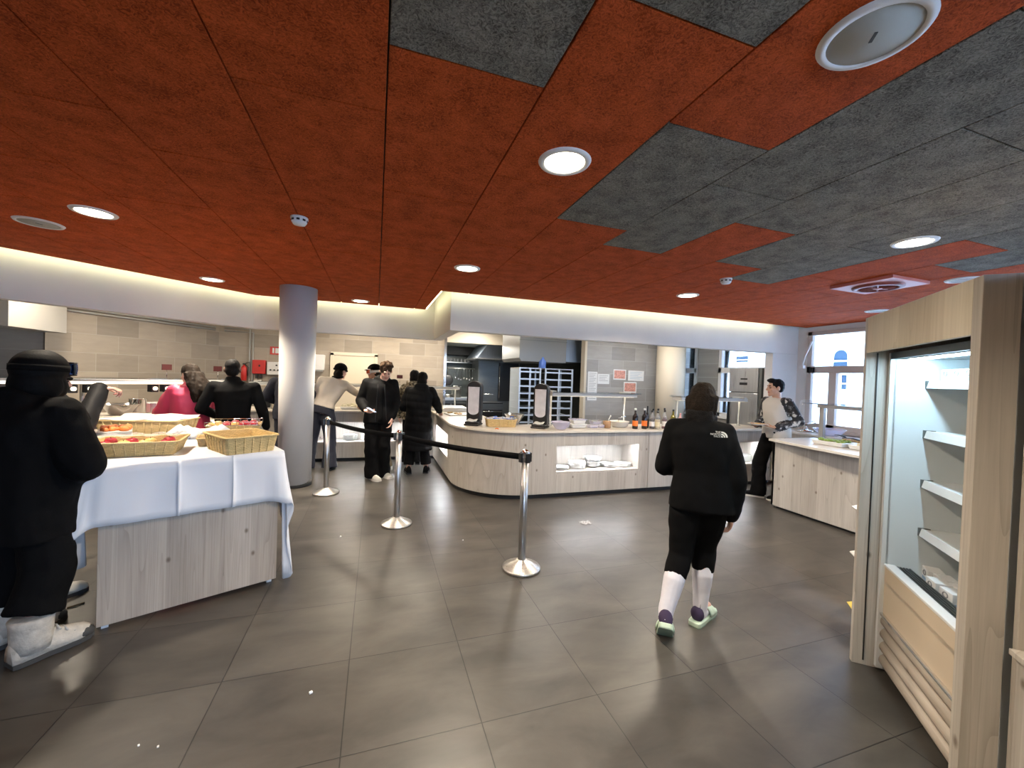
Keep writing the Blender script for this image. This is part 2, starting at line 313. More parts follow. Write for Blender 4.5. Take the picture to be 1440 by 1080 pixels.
# ------------------------------------------------------------------ mesh builder
class MB:
    def __init__(s): s.bm = bmesh.new(); s.mi = 0
    def _faces(s, n0, smooth=False):
        s.bm.faces.ensure_lookup_table()
        for f in s.bm.faces[n0:]:
            f.material_index = s.mi; f.smooth = smooth
    def box(s, c, size, rz=0.0, rot=None, taper=None):
        n0 = len(s.bm.faces)
        Mx = rot if rot is not None else Matrix.Rotation(rz, 3, 'Z')
        h = V(size) * 0.5; vs = []
        for z in (-1, 1):
            for x, y in ((-1, -1), (1, -1), (1, 1), (-1, 1)):
                k = taper if (taper and z < 0) else 1.0
                vs.append(s.bm.verts.new(V(c) + Mx @ V((x * h.x * k, y * h.y * k, z * h.z))))
        for q in ((3, 2, 1, 0), (4, 5, 6, 7), (0, 1, 5, 4), (1, 2, 6, 5), (2, 3, 7, 6), (3, 0, 4, 7)):
            s.bm.faces.new([vs[i] for i in q])
        s._faces(n0); return s
    def b2(s, x0, x1, y0, y1, z0, z1):
        return s.box(((x0 + x1) / 2, (y0 + y1) / 2, (z0 + z1) / 2), (abs(x1 - x0), abs(y1 - y0), abs(z1 - z0)))
    def rings(s, rings, cap=True, smooth=True, closed=False):
        n0 = len(s.bm.faces); R = [[s.bm.verts.new(p) for p in r] for r in rings]; n = len(R[0])
        m = len(R)
        for i in range(m if closed else m - 1):
            a, b = R[i], R[(i + 1) % m]
            for j in range(n): s.bm.faces.new((a[j], a[(j + 1) % n], b[(j + 1) % n], b[j]))
        if cap and not closed:
            s.bm.faces.new(list(reversed(R[0]))); s.bm.faces.new(R[-1])
        s._faces(n0, smooth); return s
    def cone(s, a, b, ra, rb, n=16, cap=True, smooth=True):
        a, b = V(a), V(b); d = (b - a).normalized()
        u = d.orthogonal().normalized(); w = d.cross(u)
        rr = [[p + (u * math.cos(t) + w * math.sin(t)) * r for t in [2 * PI * k / n for k in range(n)]] for p, r in ((a, ra), (b, rb))]
        return s.rings(rr, cap, smooth)
    def tube(s, pts, r, n=8, closed=False, flat=None):
        pts = [V(p) for p in pts]; rings = []; m = len(pts); u = None
        for i, p in enumerate(pts):
            if closed: d = pts[(i + 1) % m] - pts[i - 1]
            else: d = pts[min(i + 1, m - 1)] - pts[max(i - 1, 0)]
            d.normalize()
            if u is None: u = d.orthogonal().normalized()
            u = (u - d * u.dot(d))
            u = u.normalized() if u.length > 1e-6 else d.orthogonal().normalized()
            w = d.cross(u); rr = r[i] if isinstance(r, (list, tuple)) else r
            rings.append([p + (u * math.cos(t) + w * math.sin(t)) * rr for t in [2 * PI * k / n for k in range(n)]])
        return s.rings(rings, True, True, closed)
    def lathe(s, prof, c=(0, 0, 0), n=24, smooth=True, cap=True, sx=1.0, sy=1.0):
        c = V(c)
        rr = [[c + V((r * sx * math.cos(t), r * sy * math.sin(t), z)) for t in [2 * PI * k / n for k in range(n)]] for r, z in prof]
        return s.rings(rr, cap, smooth)
    def prism(s, poly, z0, z1):
        n0 = len(s.bm.faces)
        a = [s.bm.verts.new((x, y, z0)) for x, y in poly]; b = [s.bm.verts.new((x, y, z1)) for x, y in poly]
        s.bm.faces.new(list(reversed(a))); s.bm.faces.new(b); n = len(poly)
        for i in range(n): s.bm.faces.new((a[i], a[(i + 1) % n], b[(i + 1) % n], b[i]))
        s._faces(n0); return s
    def ell(s, c, axes, nu=14, nv=8):
        c = V(c); ax = [V(a) for a in axes]; rings = []
        for i in range(1, nv):
            ph = PI * i / nv - PI / 2
            rings.append([c + ax[0] * math.cos(ph) * math.cos(t) + ax[1] * math.cos(ph) * math.sin(t) + ax[2] * math.sin(ph) for t in [2 * PI * k / nu for k in range(nu)]])
        return s.rings(rings, True, True)
    def ball(s, c, rx, ry=None, rz=None, nu=14, nv=8):
        ry = rx if ry is None else ry; rz = rx if rz is None else rz
        return s.ell(c, ((rx, 0, 0), (0, ry, 0), (0, 0, rz)), nu, nv)
    def grid(s, P, smooth=True, closed_u=False):
        n0 = len(s.bm.faces); G = [[s.bm.verts.new(p) for p in row] for row in P]
        for i in range(len(G) - 1):
            n = len(G[i])
            for j in range(n if closed_u else n - 1):
                s.bm.faces.new((G[i][j], G[i][(j + 1) % n], G[i + 1][(j + 1) % n], G[i + 1][j]))
        s._faces(n0, smooth); return s
    def build(s, name, mats, parent=None, bevel=0.0, loc=None, rz=None, solid=0.0, sub=0, fix=True):
        if fix: bmesh.ops.recalc_face_normals(s.bm, faces=s.bm.faces[:])
        me = bpy.data.meshes.new(name); s.bm.to_mesh(me); s.bm.free()
        if not isinstance(mats, (list, tuple)): mats = [mats]
        for m in mats: me.materials.append(M[m] if isinstance(m, str) else m)
        o = bpy.data.objects.new(name, me); COL.objects.link(o)
        if parent is not None: o.parent = parent
        if loc is not None: o.location = loc
        if rz is not None: o.rotation_euler = (0, 0, rz)
        if bevel > 0:
            bv = o.modifiers.new('b', 'BEVEL'); bv.width = bevel; bv.segments = 2; bv.limit_method = 'ANGLE'; bv.angle_limit = 0.6
        if solid: sm = o.modifiers.new('s', 'SOLIDIFY'); sm.thickness = solid; sm.offset = 0
        if sub: ss = o.modifiers.new('u', 'SUBSURF'); ss.levels = sub; ss.render_levels = sub
        return o

def tag(o, label, cat, group=None, kind=None):
    o['label'] = label; o['category'] = cat
    if group: o['group'] = group
    if kind: o['kind'] = kind
    return o
def thing(name, label, cat, loc=(0, 0, 0), rz=0.0, group=None):
    o = bpy.data.objects.new(name, None); COL.objects.link(o); o.empty_display_size = 0.1
    o.location = loc; o.rotation_euler = (0, 0, rz)
    return tag(o, label, cat, group)
def struct(o): o['kind'] = 'structure'; return o
def plabel(o, label): o['label'] = label; return o
def dup(root, loc, rz, label, group=None):
    r = root.copy(); COL.objects.link(r); r.location = loc; r.rotation_euler = (0, 0, rz)
    r['label'] = label
    if group: r['group'] = group
    for ch in list(root.children):
        c = ch.copy(); COL.objects.link(c); c.parent = r
        for g in list(ch.children):
            d = g.copy(); COL.objects.link(d); d.parent = c
    return r
def rot2(p, a): c, s_ = math.cos(a), math.sin(a); return (p[0] * c - p[1] * s_, p[0] * s_ + p[1] * c)
ORD = ['first', 'second', 'third', 'fourth', 'fifth', 'sixth', 'seventh', 'eighth', 'ninth', 'tenth', 'eleventh', 'twelfth']
# ------------------------------------------------------------------ people
def capsule(mb, a, b, ra, rb, n=14):
    a, b = V(a), V(b); d = (b - a)
    if d.length < 1e-5: mb.ball(a, ra); return
    d.normalize(); u = d.orthogonal().normalized(); w = d.cross(u); rings = []
    def ring(p, r): rings.append([p + (u * math.cos(t) + w * math.sin(t)) * r for t in [2 * PI * k / n for k in range(n)]])
    for k in (80, 55, 28): ring(a - d * ra * math.sin(math.radians(k)), ra * math.cos(math.radians(k)))
    ring(a, ra); ring(b, rb)
    for k in (28, 55, 80): ring(b + d * rb * math.sin(math.radians(k)), rb * math.cos(math.radians(k)))
    mb.rings(rings)

def limb(mb, pts, rs):
    for i in range(len(pts) - 1): capsule(mb, pts[i], pts[i + 1], rs[i], rs[i + 1])

def loft(mb, secs, n=24, p=2.4):
    """secs: (centre, half-width vector, half-depth vector) - superellipse sections."""
    rr = []
    for c, ax, ay in secs:
        c, ax, ay = V(c), V(ax), V(ay); r = []
        for k in range(n):
            t = 2 * PI * k / n; ct, st = math.cos(t), math.sin(t)
            r.append(c + ax * math.copysign(abs(ct) ** (2 / p), ct) + ay * math.copysign(abs(st) ** (2 / p), st))
        rr.append(r)
    mb.rings(rr)

def solidmesh(mb, name, voxel, smooth=3, disp=None):
    me = bpy.data.meshes.new('t'); bmesh.ops.recalc_face_normals(mb.bm, faces=mb.bm.faces[:]); mb.bm.to_mesh(me); mb.bm.free()
    o = bpy.data.objects.new('t', me); COL.objects.link(o)
    r = o.modifiers.new('r', 'REMESH'); r.mode = 'VOXEL'; r.voxel_size = voxel; r.use_smooth_shade = True
    if smooth:
        s = o.modifiers.new('s', 'SMOOTH'); s.iterations = smooth; s.factor = 0.5
    dg = bpy.context.evaluated_depsgraph_get(); dg.update()
    out = bpy.data.meshes.new_from_object(o.evaluated_get(dg)); out.name = name
    bpy.data.objects.remove(o); bpy.data.meshes.remove(me)
    if disp:
        n = len(out.vertices); co = np.empty(n * 3, np.float32); no = np.empty(n * 3, np.float32)
        out.vertices.foreach_get('co', co); out.vertices.foreach_get('normal', no)
        co = co.reshape(-1, 3); no = no.reshape(-1, 3)
        d = np.array([disp(V(c)) for c in co.tolist()], np.float32)
        co += no * d[:, None]; out.vertices.foreach_set('co', co.ravel())
    out.polygons.foreach_set('use_smooth', [True] * len(out.polygons)); out.update()
    return out

def mesh_obj(me, name, mats, parent):
    for m in (mats if isinstance(mats, (list, tuple)) else [mats]): me.materials.append(M[m])
    o = bpy.data.objects.new(name, me); COL.objects.link(o)
    if parent is not None: o.parent = parent
    return o

def wrinkle(amp, f=9.0, seed=0.0, zf=0.5):
    return lambda p: amp * noise.noise(V((p.x * f + seed, p.y * f, p.z * f * zf))) + amp * 0.5 * noise.noise(V((p.x * f * 2.3, p.y * f * 2.3 + seed, p.z * f * 1.6)))

def skel(H, **ov):
    k = H / 1.72
    J = dict(pel=(0, 0, .93 * k), waist=(0, 0, 1.06 * k), chest=(0, .0, 1.25 * k), neck=(0, -.01, 1.44 * k), head=(0, .02, 1.595 * k),
             hipL=(-.09 * k, 0, .90 * k), hipR=(.09 * k, 0, .90 * k), kneeL=(-.10 * k, .02, .49 * k), kneeR=(.10 * k, .02, .49 * k),
             ankL=(-.10 * k, -.02, .085 * k), ankR=(.10 * k, -.02, .085 * k),
             shL=(-.175 * k, 0, 1.39 * k), shR=(.175 * k, 0, 1.39 * k), elL=(-.25 * k, -.02, 1.11 * k), elR=(.25 * k, -.02, 1.11 * k),
             wrL=(-.25 * k, .08, .87 * k), wrR=(.25 * k, .08, .87 * k))
    J.update(ov)
    J = {a: V(b) for a, b in J.items()}; J['k'] = k
    return J

def head_frame(yaw, pitch, roll=0):
    R = Matrix.Rotation(math.radians(yaw), 3, 'Z') @ Matrix.Rotation(math.radians(-pitch), 3, 'X') @ Matrix.Rotation(math.radians(roll), 3, 'Y')
    return R @ V((1, 0, 0)), R @ V((0, 1, 0)), R @ V((0, 0, 1))

def torso_secs(J, scale=1.0, pad=0.0, z0=None, lo='pel'):
    k = J['k']; ah = (J['hipR'] - J['hipL']).normalized(); ash = (J['shR'] - J['shL']).normalized()
    path = [J['pel'] + (J['pel'] - J['waist']) * 0.55, J['pel'], J['waist'], J['chest'], J['chest'].lerp(J['neck'], .5), J['chest'].lerp(J['neck'], .78), J['neck']]
    wid = [(.165, .115), (.172, .118), (.145, .10), (.165, .118), (.178, .112), (.155, .085), (.065, .062)]
    S = []
    for i, (c, (a, b)) in enumerate(zip(path, wid)):
        t = i / (len(path) - 1); ax = ah.lerp(ash, t).normalized()
        dn = (path[min(i + 1, 6)] - path[max(i - 1, 0)]).normalized(); ay = dn.cross(ax).normalized(); ax = ay.cross(dn).normalized()
        S.append((c, ax * (a * k * scale + pad), ay * (b * k * scale + pad)))
    return S

def hand(mb, w, d, n, side, curl=25, k=1.0, point=None):
    """w wrist, d finger direction, n palm normal, side +1 puts the thumb on +(d x n)."""
    w, d, n = V(w), V(d).normalized(), V(n).normalized(); a = d.cross(n).normalized() * side; n = (a.cross(d) * side).normalized()
    if n.dot(V(n)) < 0: n = -n
    mb.ell(w + d * .045 * k, (d * .052 * k, a * .041 * k, n * .017 * k), 14, 8)
    capsule(mb, w - d * .02 * k, w + d * .03 * k, .025 * k, .024 * k)
    for i, (off, ln, cm) in enumerate([(.030, .92, .7), (.010, 1.05, .9), (-.010, .97, 1.05), (-.029, .78, 1.2)]):
        p = w + d * (.082 - abs(off - .008) * .2) * k + a * off * k; ang = 0
        r = .0092 * k
        for seg, c in ((.043, .6), (.027, 1.0), (.022, .8)):
            ang += curl * c * cm
            q = p + (d * math.cos(math.radians(ang)) + n * math.sin(math.radians(ang)) + a * off * 1.2) * seg * ln * k
            capsule(mb, p, q, r, r * .9, 8); p = q; r *= .9
    p = w + d * .022 * k + a * .03 * k
    for seg, v, r in ((.04, a * .75 + d * .55 + n * .25, .0125), (.03, a * .35 + d * .8 + n * .45, .0105), (.024, a * .1 + d * .85 + n * .55, .0095)):
        q = p + v.normalized() * seg * k; capsule(mb, p, q, r * k, r * .9 * k, 8); p = q

def build_body(J, H, hy=0, hp=0, hr_=0, skin='skin', brow='hair_dark', hands=None, voxel=.0075):
    k = J['k']; mb = MB(); X, Y, Z = head_frame(hy, hp, hr_); hc = J['head']; J['hf'] = (X, Y, Z)
    P = lambda x, y, z: hc + (X * x + Y * y + Z * z) * k
    A = lambda a, b, c: (X * a * k, Y * b * k, Z * c * k)
    loft(mb, torso_secs(J))
    capsule(mb, J['neck'] - V((0, 0, .03 * k)), P(0, -.015, -.06), .056 * k, .052 * k)
    mb.ell(P(0, -.012, .03), A(.074, .094, .088)); mb.ell(P(0, .018, -.03), A(.061, .074, .085)); mb.ell(P(0, .042, -.078), A(.044, .048, .034))
    mb.ell(P(0, .07, -.098), A(.022, .022, .018))
    capsule(mb, P(0, .088, .018), P(0, .106, -.022), .008 * k, .0135 * k); mb.ell(P(0, .098, -.027), A(.019, .013, .010))
    capsule(mb, P(-.03, .080, .032), P(.03, .080, .032), .011 * k, .011 * k)
    mb.ell(P(0, .085, -.052), A(.024, .011, .006)); mb.ell(P(0, .083, -.062), A(.021, .011, .007))
    for s in (-1, 1):
        mb.ell(P(s * .077, -.012, -.008), A(.011, .020, .033)); mb.ell(P(s * .031, .076, .006), A(.014, .012, .010)); mb.ell(P(s * .04, .06, -.03), A(.022, .022, .02))
    for s, t in (('L', -1), ('R', 1)):
        limb(mb, [J['sh' + s], J['el' + s], J['wr' + s]], [.052 * k, .040 * k, .028 * k])
        limb(mb, [J['hip' + s], J['knee' + s]], [.088 * k, .056 * k])
        kn, an = J['knee' + s], J['ank' + s]; mid = kn.lerp(an, .3) - V((0, .018 * k, 0))
        limb(mb, [kn, mid, an], [.054 * k, .055 * k, .037 * k])
        f = J.get('f' + s, V((0, 1, 0))); capsule(mb, an + V((0, 0, -.035 * k)) - f * .03 * k, an + f * .13 * k + V((0, 0, -.05 * k)), .036 * k, .028 * k)
        hd = (hands or {}).get(s)
        if hd is None:
            d = (J['wr' + s] - J['el' + s]).normalized(); hd = (d, V((-t, 0, 0)), 22)
        dd, nn, cu = hd
        sd = 1 if V(dd).cross(V(nn)).dot(V((0, 1, 0)) if abs(V(dd).normalized().y) < .8 else V((-t, 0, 0))) > 0 else -1
        hand(mb, J['wr' + s], dd, nn, sd, cu, k)
    me = solidmesh(mb, 'person', voxel, 2)
    for m in (skin, 'lip', 'eye', brow): me.materials.append(M[m])
    inv = Matrix((X, Y, Z)); n = len(me.polygons); ce = np.empty(n * 3, np.float32); me.polygons.foreach_get('center', ce)
    q = (ce.reshape(-1, 3) - np.array(hc)) @ np.array(inv).T / k
    mi = np.zeros(n, np.int32); ax = np.abs(q[:, 0])
    mi[(q[:, 1] > .075) & (np.abs(q[:, 2] + .056) < .011) & (ax < .023)] = 1
    mi[(q[:, 1] > .066) & (np.abs(q[:, 2] - .006) < .006) & (np.abs(ax - .032) < .014)] = 2
    mi[(q[:, 1] > .068) & (np.abs(q[:, 2] - .030) < .0055) & (np.abs(ax - .032) < .021)] = 3
    me.polygons.foreach_set('material_index', mi)
    o = bpy.data.objects.new('person', me); COL.objects.link(o)
    return o

def jacket(J, parent, mat, name='jacket', pad=.028, hem=.80, sleeve=.018, collar=True, hood=False, wr=.006, flare=1.0, cuff=0.92, seed=0., hemfwd=0.0, waistpad=0.0, voxel=.011, quilt=False, openf=False):
    k = J['k']; mb = MB(); S = torso_secs(J, 1.0, pad)
    S[2] = (S[2][0], S[2][1] * (1 + waistpad), S[2][2] * (1 + waistpad))
    ax0, ay0 = S[1][1], S[1][2]
    hemc = J['pel'] + V((0, hemfwd, hem * k - J['pel'].z)) if hem * k < J['pel'].z else None
    secs = S[1:]
    if hemc is not None:
        mid = hemc.lerp(J['pel'], .5)
        secs = [(hemc, ax0 * flare, ay0 * flare), (mid, ax0 * (1 + (flare - 1) * .6), ay0 * (1 + (flare - 1) * .6))] + secs
    else:
        t = (hem * k - J['pel'].z) / max(.01, J['waist'].z - J['pel'].z); secs = [(J['pel'].lerp(J['waist'], t), ax0, ay0)] + S[2:]
    loft(mb, secs)
    for s in 'LR':
        sh, el, w = J['sh' + s], J['el' + s], J['wr' + s]
        w2 = el.lerp(w, cuff + .05)
        limb(mb, [sh, sh.lerp(el, .5), el, el.lerp(w, .5), w2], [(.048 * k + sleeve), (.052 * k + sleeve), (.048 * k + sleeve), (.042 * k + sleeve * .9), (.034 * k + sleeve * .8)])
        capsule(mb, J['chest'].lerp(sh, .65) + V((0, 0, .03 * k)), sh, .068 * k + pad * .4, .050 * k + sleeve)
    if collar:
        n = J['neck']; d = (J['head'] - n).normalized()
        mb.cone(n - d * .03 * k, n + d * .055 * k, .085 * k + pad * .3, .066 * k + pad * .25)
    if hood:
        n = J['neck']; bx = (J['shR'] - J['shL']).normalized(); by = V((0, 0, 1)).cross(bx)
        mb.ell(n - by * .0 + V((0, 0, -.01)) - by * (-.0) + V((-by.x, -by.y, 0)) * -.0 + by * -.085 * k, (bx * .13 * k, by * .06 * k, V((0, 0, .10 * k))))
        mb.ell(n + by * -.04 * k + V((0, 0, .03 * k)), (bx * .12 * k, by * .09 * k, V((0, 0, .045 * k))))
    base = wrinkle(wr, 8.5, seed)
    if quilt:
        zs = quilt
        fn = lambda p: base(p) + .007 * abs(math.sin(PI * (p.z + .012 * math.sin(p.x * 9)) / zs)) - .004
    else: fn = base
    me = solidmesh(mb, name, voxel, 7, fn)
    return mesh_obj(me, name, mat, parent)

def trousers(J, parent, mat, rs=(.105, .088, .075, .075), name='trousers', low=0.04, wr=.006, seed=3., voxel=.011, cut=None):
    k = J['k']; mb = MB(); S = torso_secs(J, 1.0, .014)
    loft(mb, [S[0], S[1], (J['pel'].lerp(J['waist'], .55), S[2][1], S[2][2])])
    for s in 'LR':
        h, kn, an = J['hip' + s], J['knee' + s], J['ank' + s]
        end = kn.lerp(an, cut if cut is not None else 1.0) + (V((0, 0, -low)) if cut is None else V((0, 0, 0)))
        md = kn.lerp(end, .5)
        mb.tube([h + V((0, 0, .05)), h.lerp(kn, .25), h.lerp(kn, .6), kn, md, end], [rs[0] * k * .8, rs[0] * k, (rs[0] + rs[1]) * .5 * k, rs[1] * k, rs[2] * k, rs[3] * k], 18)
    me = solidmesh(mb, name, voxel, 2, wrinkle(wr, 8.0, seed, 1.3))
    return mesh_obj(me, name, mat, parent)

def shoe(J, s, parent, mat, sole='shoe_white', ln=.285, wd=.10, ht=.085, u=(0, 0, 1), name='shoe', toe_mat=None, drop=.085):
    k = J['k']; a = J['ank' + s]; f = V(J.get('f' + s, (0, 1, 0))).normalized(); u = V(u).normalized(); r = f.cross(u).normalized(); u = r.cross(f)
    base = a - u * (drop * k) ; prof = [(-.27, .34, .75), (-.2, .40, .98), (-.05, .42, 1.15), (.12, .40, .98), (.3, .46, .72), (.48, .48, .58), (.62, .42, .46), (.70, .25, .30)]
    rings = []; rs = []
    for t, w, h in prof:
        c = base + f * t * ln
        rings.append([c + r * (w * wd * math.cos(q)) + u * (.022 + h * ht * max(0, math.sin(q)) if math.sin(q) > 0 else .022 - .004) for q in [2 * PI * j / 14 for j in range(14)]])
        rs.append((c, w))
    mb = MB(); mb.rings(rings); o = mb.build(name, [mat], parent)
    mb = MB(); pr = [c + r * w * wd * 1.1 for c, w in rs] + [c - r * w * wd * 1.1 for c, w in reversed(rs)]
    mb.rings([[p for p in pr], [p + u * .024 for p in pr]], True, False); mb.build('sole', [sole], o)
    return o

def hair_cap(J, parent, mat, grow=1.0, front=.0, back=.0, low=-.02, vol=.012, name='hair', wave=.006, f=26., extra=None, voxel=.009):
    k = J['k']; X, Y, Z = J['hf']; hc = J['head']; mb = MB()
    P = lambda x, y, z: hc + (X * x + Y * y + Z * z) * k
    mb.ell(P(0, -.022 + front, .040), (X * (.076 + vol) * k * grow, Y * (.090 + vol) * k * grow, Z * (.086 + vol) * k * grow))
    mb.ell(P(0, -.045, low), (X * (.072 + vol) * k, Y * (.062 + vol) * k, Z * (.075 + vol + back) * k))
    if extra: extra(mb, P, k, X, Y, Z)
    me = solidmesh(mb, name, voxel, 1, lambda p: wave * noise.noise(V((p.x * f, p.y * f, p.z * f * .5))) + wave * .7 * noise.noise(V((p.x * f * 2.5, p.y * f * 2.5, p.z * f))))
    return mesh_obj(me, name, mat, parent)

def beanie(J, parent, mat, name='beanie', low=.015, fold=True, vol=.012):
    k = J['k']; X, Y, Z = J['hf']; hc = J['head']; mb = MB()
    rings = []
    for z, r in ((low, .93), (low + .02, 1.0), (low + .05, 1.02), (.085, .93), (.11, .75), (.128, .48), (.136, .15)):
        rings.append([hc + (X * math.cos(t) * (.080 + vol) * r + Y * (math.sin(t) * (.098 + vol) * r - .012) + Z * z) * k for t in [2 * PI * j / 22 for j in range(22)]])
    mb.rings(rings)
    o = mb.build(name, [mat], parent, sub=1)
    if fold:
        mb = MB(); mb.tube([hc + (X * math.cos(t) * (.080 + vol) + Y * (math.sin(t) * (.098 + vol) - .012) + Z * (low + .012)) * k for t in [2 * PI * j / 26 for j in range(26)]], .013 * k, 8, True)
        mb.build('cuff', [mat], o)
    return o

def goggles(J, parent, lens, strap, frame, z=.03, y=.0, vol=.03, zs=0.0):
    k = J['k']; X, Y, Z = J['hf']; hc = J['head']; mb = MB()
    P = lambda x, yy, zz: hc + (X * x + Y * yy + Z * zz) * k
    rr = []
    for dz in (-.018, .018):
        rr.append([P(math.cos(t) * (.082 + vol), math.sin(t) * (.100 + vol) - .012, z + dz) for t in [2 * PI * j / 26 for j in range(26)]])
    n0 = MB(); n0.grid(rr, True, True); o = n0.build('goggles', [strap], parent, solid=.004)
    g = []
    for i in range(7):
        v = -1 + 2 * i / 6
        g.append([P(math.sin(a) * (.092 + vol * .6), math.cos(a) * (.104 + vol) + y - .004 * abs(v), z + .002 + v * .036 * (1 - .25 * (math.sin(a) ** 4))) for a in [(-1.0 + 2.0 * j / 14) for j in range(15)]])
    n1 = MB(); n1.grid(g); n1.build('lens', [lens], o, solid=.010)
    rim = [g[0][j] for j in range(15)] + [g[i][14] for i in range(1, 7)] + [g[6][j] for j in range(13, -1, -1)] + [g[i][0] for i in range(5, 0, -1)]
    n2 = MB(); n2.tube(rim, .007 * k, 6, True); n2.build('goggle_frame', [frame], o)
    return o

def place(o, x, y, rz, label):
    o.location = (x, y, 0); o.rotation_euler = (0, 0, math.radians(rz)); tag(o, label, 'person')
    return o
# ------------------------------------------------------------------ the people in the photo
def cast():
    # 1. foreground, far left: black ski clothes and helmet, back to the camera
    J = skel(1.66, head=(.02, .07, 1.50), neck=(.0, .03, 1.36), chest=(0, .02, 1.19), shL=(-.21, .0, 1.30), shR=(.21, .02, 1.30), elR=(.31, .04, 1.03), wrR=(.10, .24, .95),
             elL=(-.30, .05, 1.04), wrL=(-.12, .30, 1.03), ankL=(-.15, .08, .10), ankR=(.13, -.03, .10), kneeL=(-.13, .08, .48), kneeR=(.13, .03, .48))
    J['fL'] = V((.1, 1, 0)); J['fR'] = V((.30, .95, 0))
    o = build_body(J, 1.66, 2, 2, 0, 'skin', hands={'R': ((-.2, 1, -.05), (0, 0, -1), 25), 'L': ((.2, 1, -.05), (0, 0, -1), 25)})
    jacket(J, o, 'fab_black', pad=.085, hem=.66, sleeve=.046, wr=.014, flare=.90, seed=1., collar=True, hood=True)
    trousers(J, o, 'fab_black', (.118, .115, .115, .118), wr=.012, low=-.15)
    for s in 'LR':
        b = shoe(J, s, o, 'boot_white', 'rubber', .33, .135, .13, name='boot', drop=.10)
        a = J['ank' + s]; mb = MB(); mb.lathe([(.074, -.04), (.080, .03), (.082, .10), (.088, .13), (.076, .14)], a + V((0, -.01, 0)), 20); mb.build('boot_shaft', ['boot_white'], b)
        f = J['f' + s].normalized(); r = f.cross(V((0, 0, 1))); mb = MB(); c = a + f * .185 + V((0, 0, -.062)); mb.ell(c, (f * .058, r * .064, V((0, 0, .040)))); mb.build('toe_cap', ['rubber'], b)
        mb = MB(); f = J['f' + s].normalized(); r = f.cross(V((0, 0, 1)))
        for i in range(4):
            c = a + f * (.055 + .03 * i) + V((0, 0, .045 - .022 * i)); mb.tube([c - r * .045, c + V((0, 0, .012)), c + r * .045], .005, 6)
        mb.build('laces', ['greyplastic'], b)
    # helmet
    k = J['k']; X, Y, Z = J['hf']; hc = J['head']; mb = MB()
    P = lambda x, y, z: hc + (X * x + Y * y + Z * z) * k
    mb.ell(P(0, -.012, .045), (X * .108 * k, Y * .128 * k, Z * .112 * k), 22, 12)
    mb.ell(P(0, -.045, -.045), (X * .107 * k, Y * .090 * k, Z * .105 * k), 18, 10)
    mb.ell(P(0, .022, -.06), (X * .090 * k, Y * .096 * k, Z * .088 * k))
    for s in (-1, 1): mb.ell(P(s * .082, -.01, -.055), (X * .026 * k, Y * .05 * k, Z * .065 * k))
    h = mesh_obj(solidmesh(mb, 'helmet', .008, 3), 'helmet', 'fab_black2', o)
    goggles(J, o, 'visor', 'fab_black', 'black', z=.050, vol=.0245, y=.022)
    mb = MB(); mb.tube([P(math.cos(t) * .080, math.sin(t) * .070 - .035, -.135) for t in [2 * PI * j / 20 for j in range(20)]], .013 * k, 8, True); mb.build('neck_warmer', ['fab_pink'], o)
    place(o, -1.80, 2.90, -22, 'person at the near left edge in black ski clothes and helmet with blue goggles')

    # 2. behind the first, hand raised
    J = skel(1.63, elR=(.14, .28, 1.14), wrR=(.02, .42, 1.40), shR=(.19, .12, 1.33), shL=(-.19, -.02, 1.33), elL=(-.25, .04, 1.07), wrL=(-.2, .2, .92), head=(.08, .14, 1.46), neck=(.05, .08, 1.36), chest=(.02, .05, 1.19), ankR=(.16, .10, .08), kneeR=(.13, .10, .46))
    o = build_body(J, 1.63, 0, 8, 0, 'skin', hands={'R': ((.34, .9, .02), (.0, .1, -1), 58)}, voxel=.006)
    jacket(J, o, 'fab_sheen', pad=.03, hem=.78, sleeve=.026, wr=.010, hood=True, seed=5.)
    trousers(J, o, 'fab_black', (.11, .1, .1, .11), low=0.02)
    for s in 'LR': shoe(J, s, o, 'shoe_white', 'rubber', .30, .115, .10)
    beanie(J, o, 'fab_black')
    place(o, -2.21, 3.48, -40, 'person behind the helmeted skier, charcoal jacket sleeve and bare hand raised over the baskets')

    # 3. raspberry jacket, long brown hair
    J = skel(1.63, head=(-.01, .02, 1.49), shL=(-.15, .02, 1.31), shR=(.18, -.02, 1.31), elL=(-.20, .16, 1.07), wrL=(-.16, .38, 1.03), elR=(.22, .14, 1.06), wrR=(.16, .37, 1.03), neck=(0, .0, 1.37))
    o = build_body(J, 1.63, 8, 6, 0, 'skin', voxel=.0085)
    jacket(J, o, 'fab_pink', pad=.04, hem=.80, sleeve=.032, wr=.010, flare=1.05, seed=2.)
    trousers(J, o, 'fab_pink', (.11, .095, .09, .09))
    for s in 'LR': shoe(J, s, o, 'fab_black', 'rubber')
    def long_hair(mb, P, k, X, Y, Z):
        for i in range(11):
            t = -1 + 2 * i / 10; pts = []
            for j in range(9):
                z = .02 - .36 * j / 8; pts.append(P(t * .095 + .012 * math.sin(j * 1.3 + i) + .03 * j / 8, -.070 - .050 * (1 - t * t) - .012 * math.cos(j * 1.5 + i * 2) - .085 * min(1, j / 4.5), z))
            mb.tube(pts, [.022 * k, .024 * k, .026 * k, .026 * k, .027 * k, .027 * k, .026 * k, .021 * k, .008 * k], 8)
    hair_cap(J, o, 'hair_dark', vol=.014, extra=long_hair, back=.01, wave=.006)
    place(o, -1.99, 5.53, 43, 'person in a raspberry pink ski jacket with long wavy dark brown hair, back turned')

    # 4. black sweater man
    J = skel(1.68, head=(-.02, .02, 1.565), neck=(-.015, 0, 1.43), shL=(-.20, 0, 1.37), shR=(.20, 0, 1.37), elL=(-.30, -.02, 1.12), wrL=(-.17, .2, 1.02), elR=(.28, -.03, 1.10), wrR=(.33, .10, .88))
    o = build_body(J, 1.68, 0, 4, 0, 'skin_dark', 'hair_black', voxel=.0085)
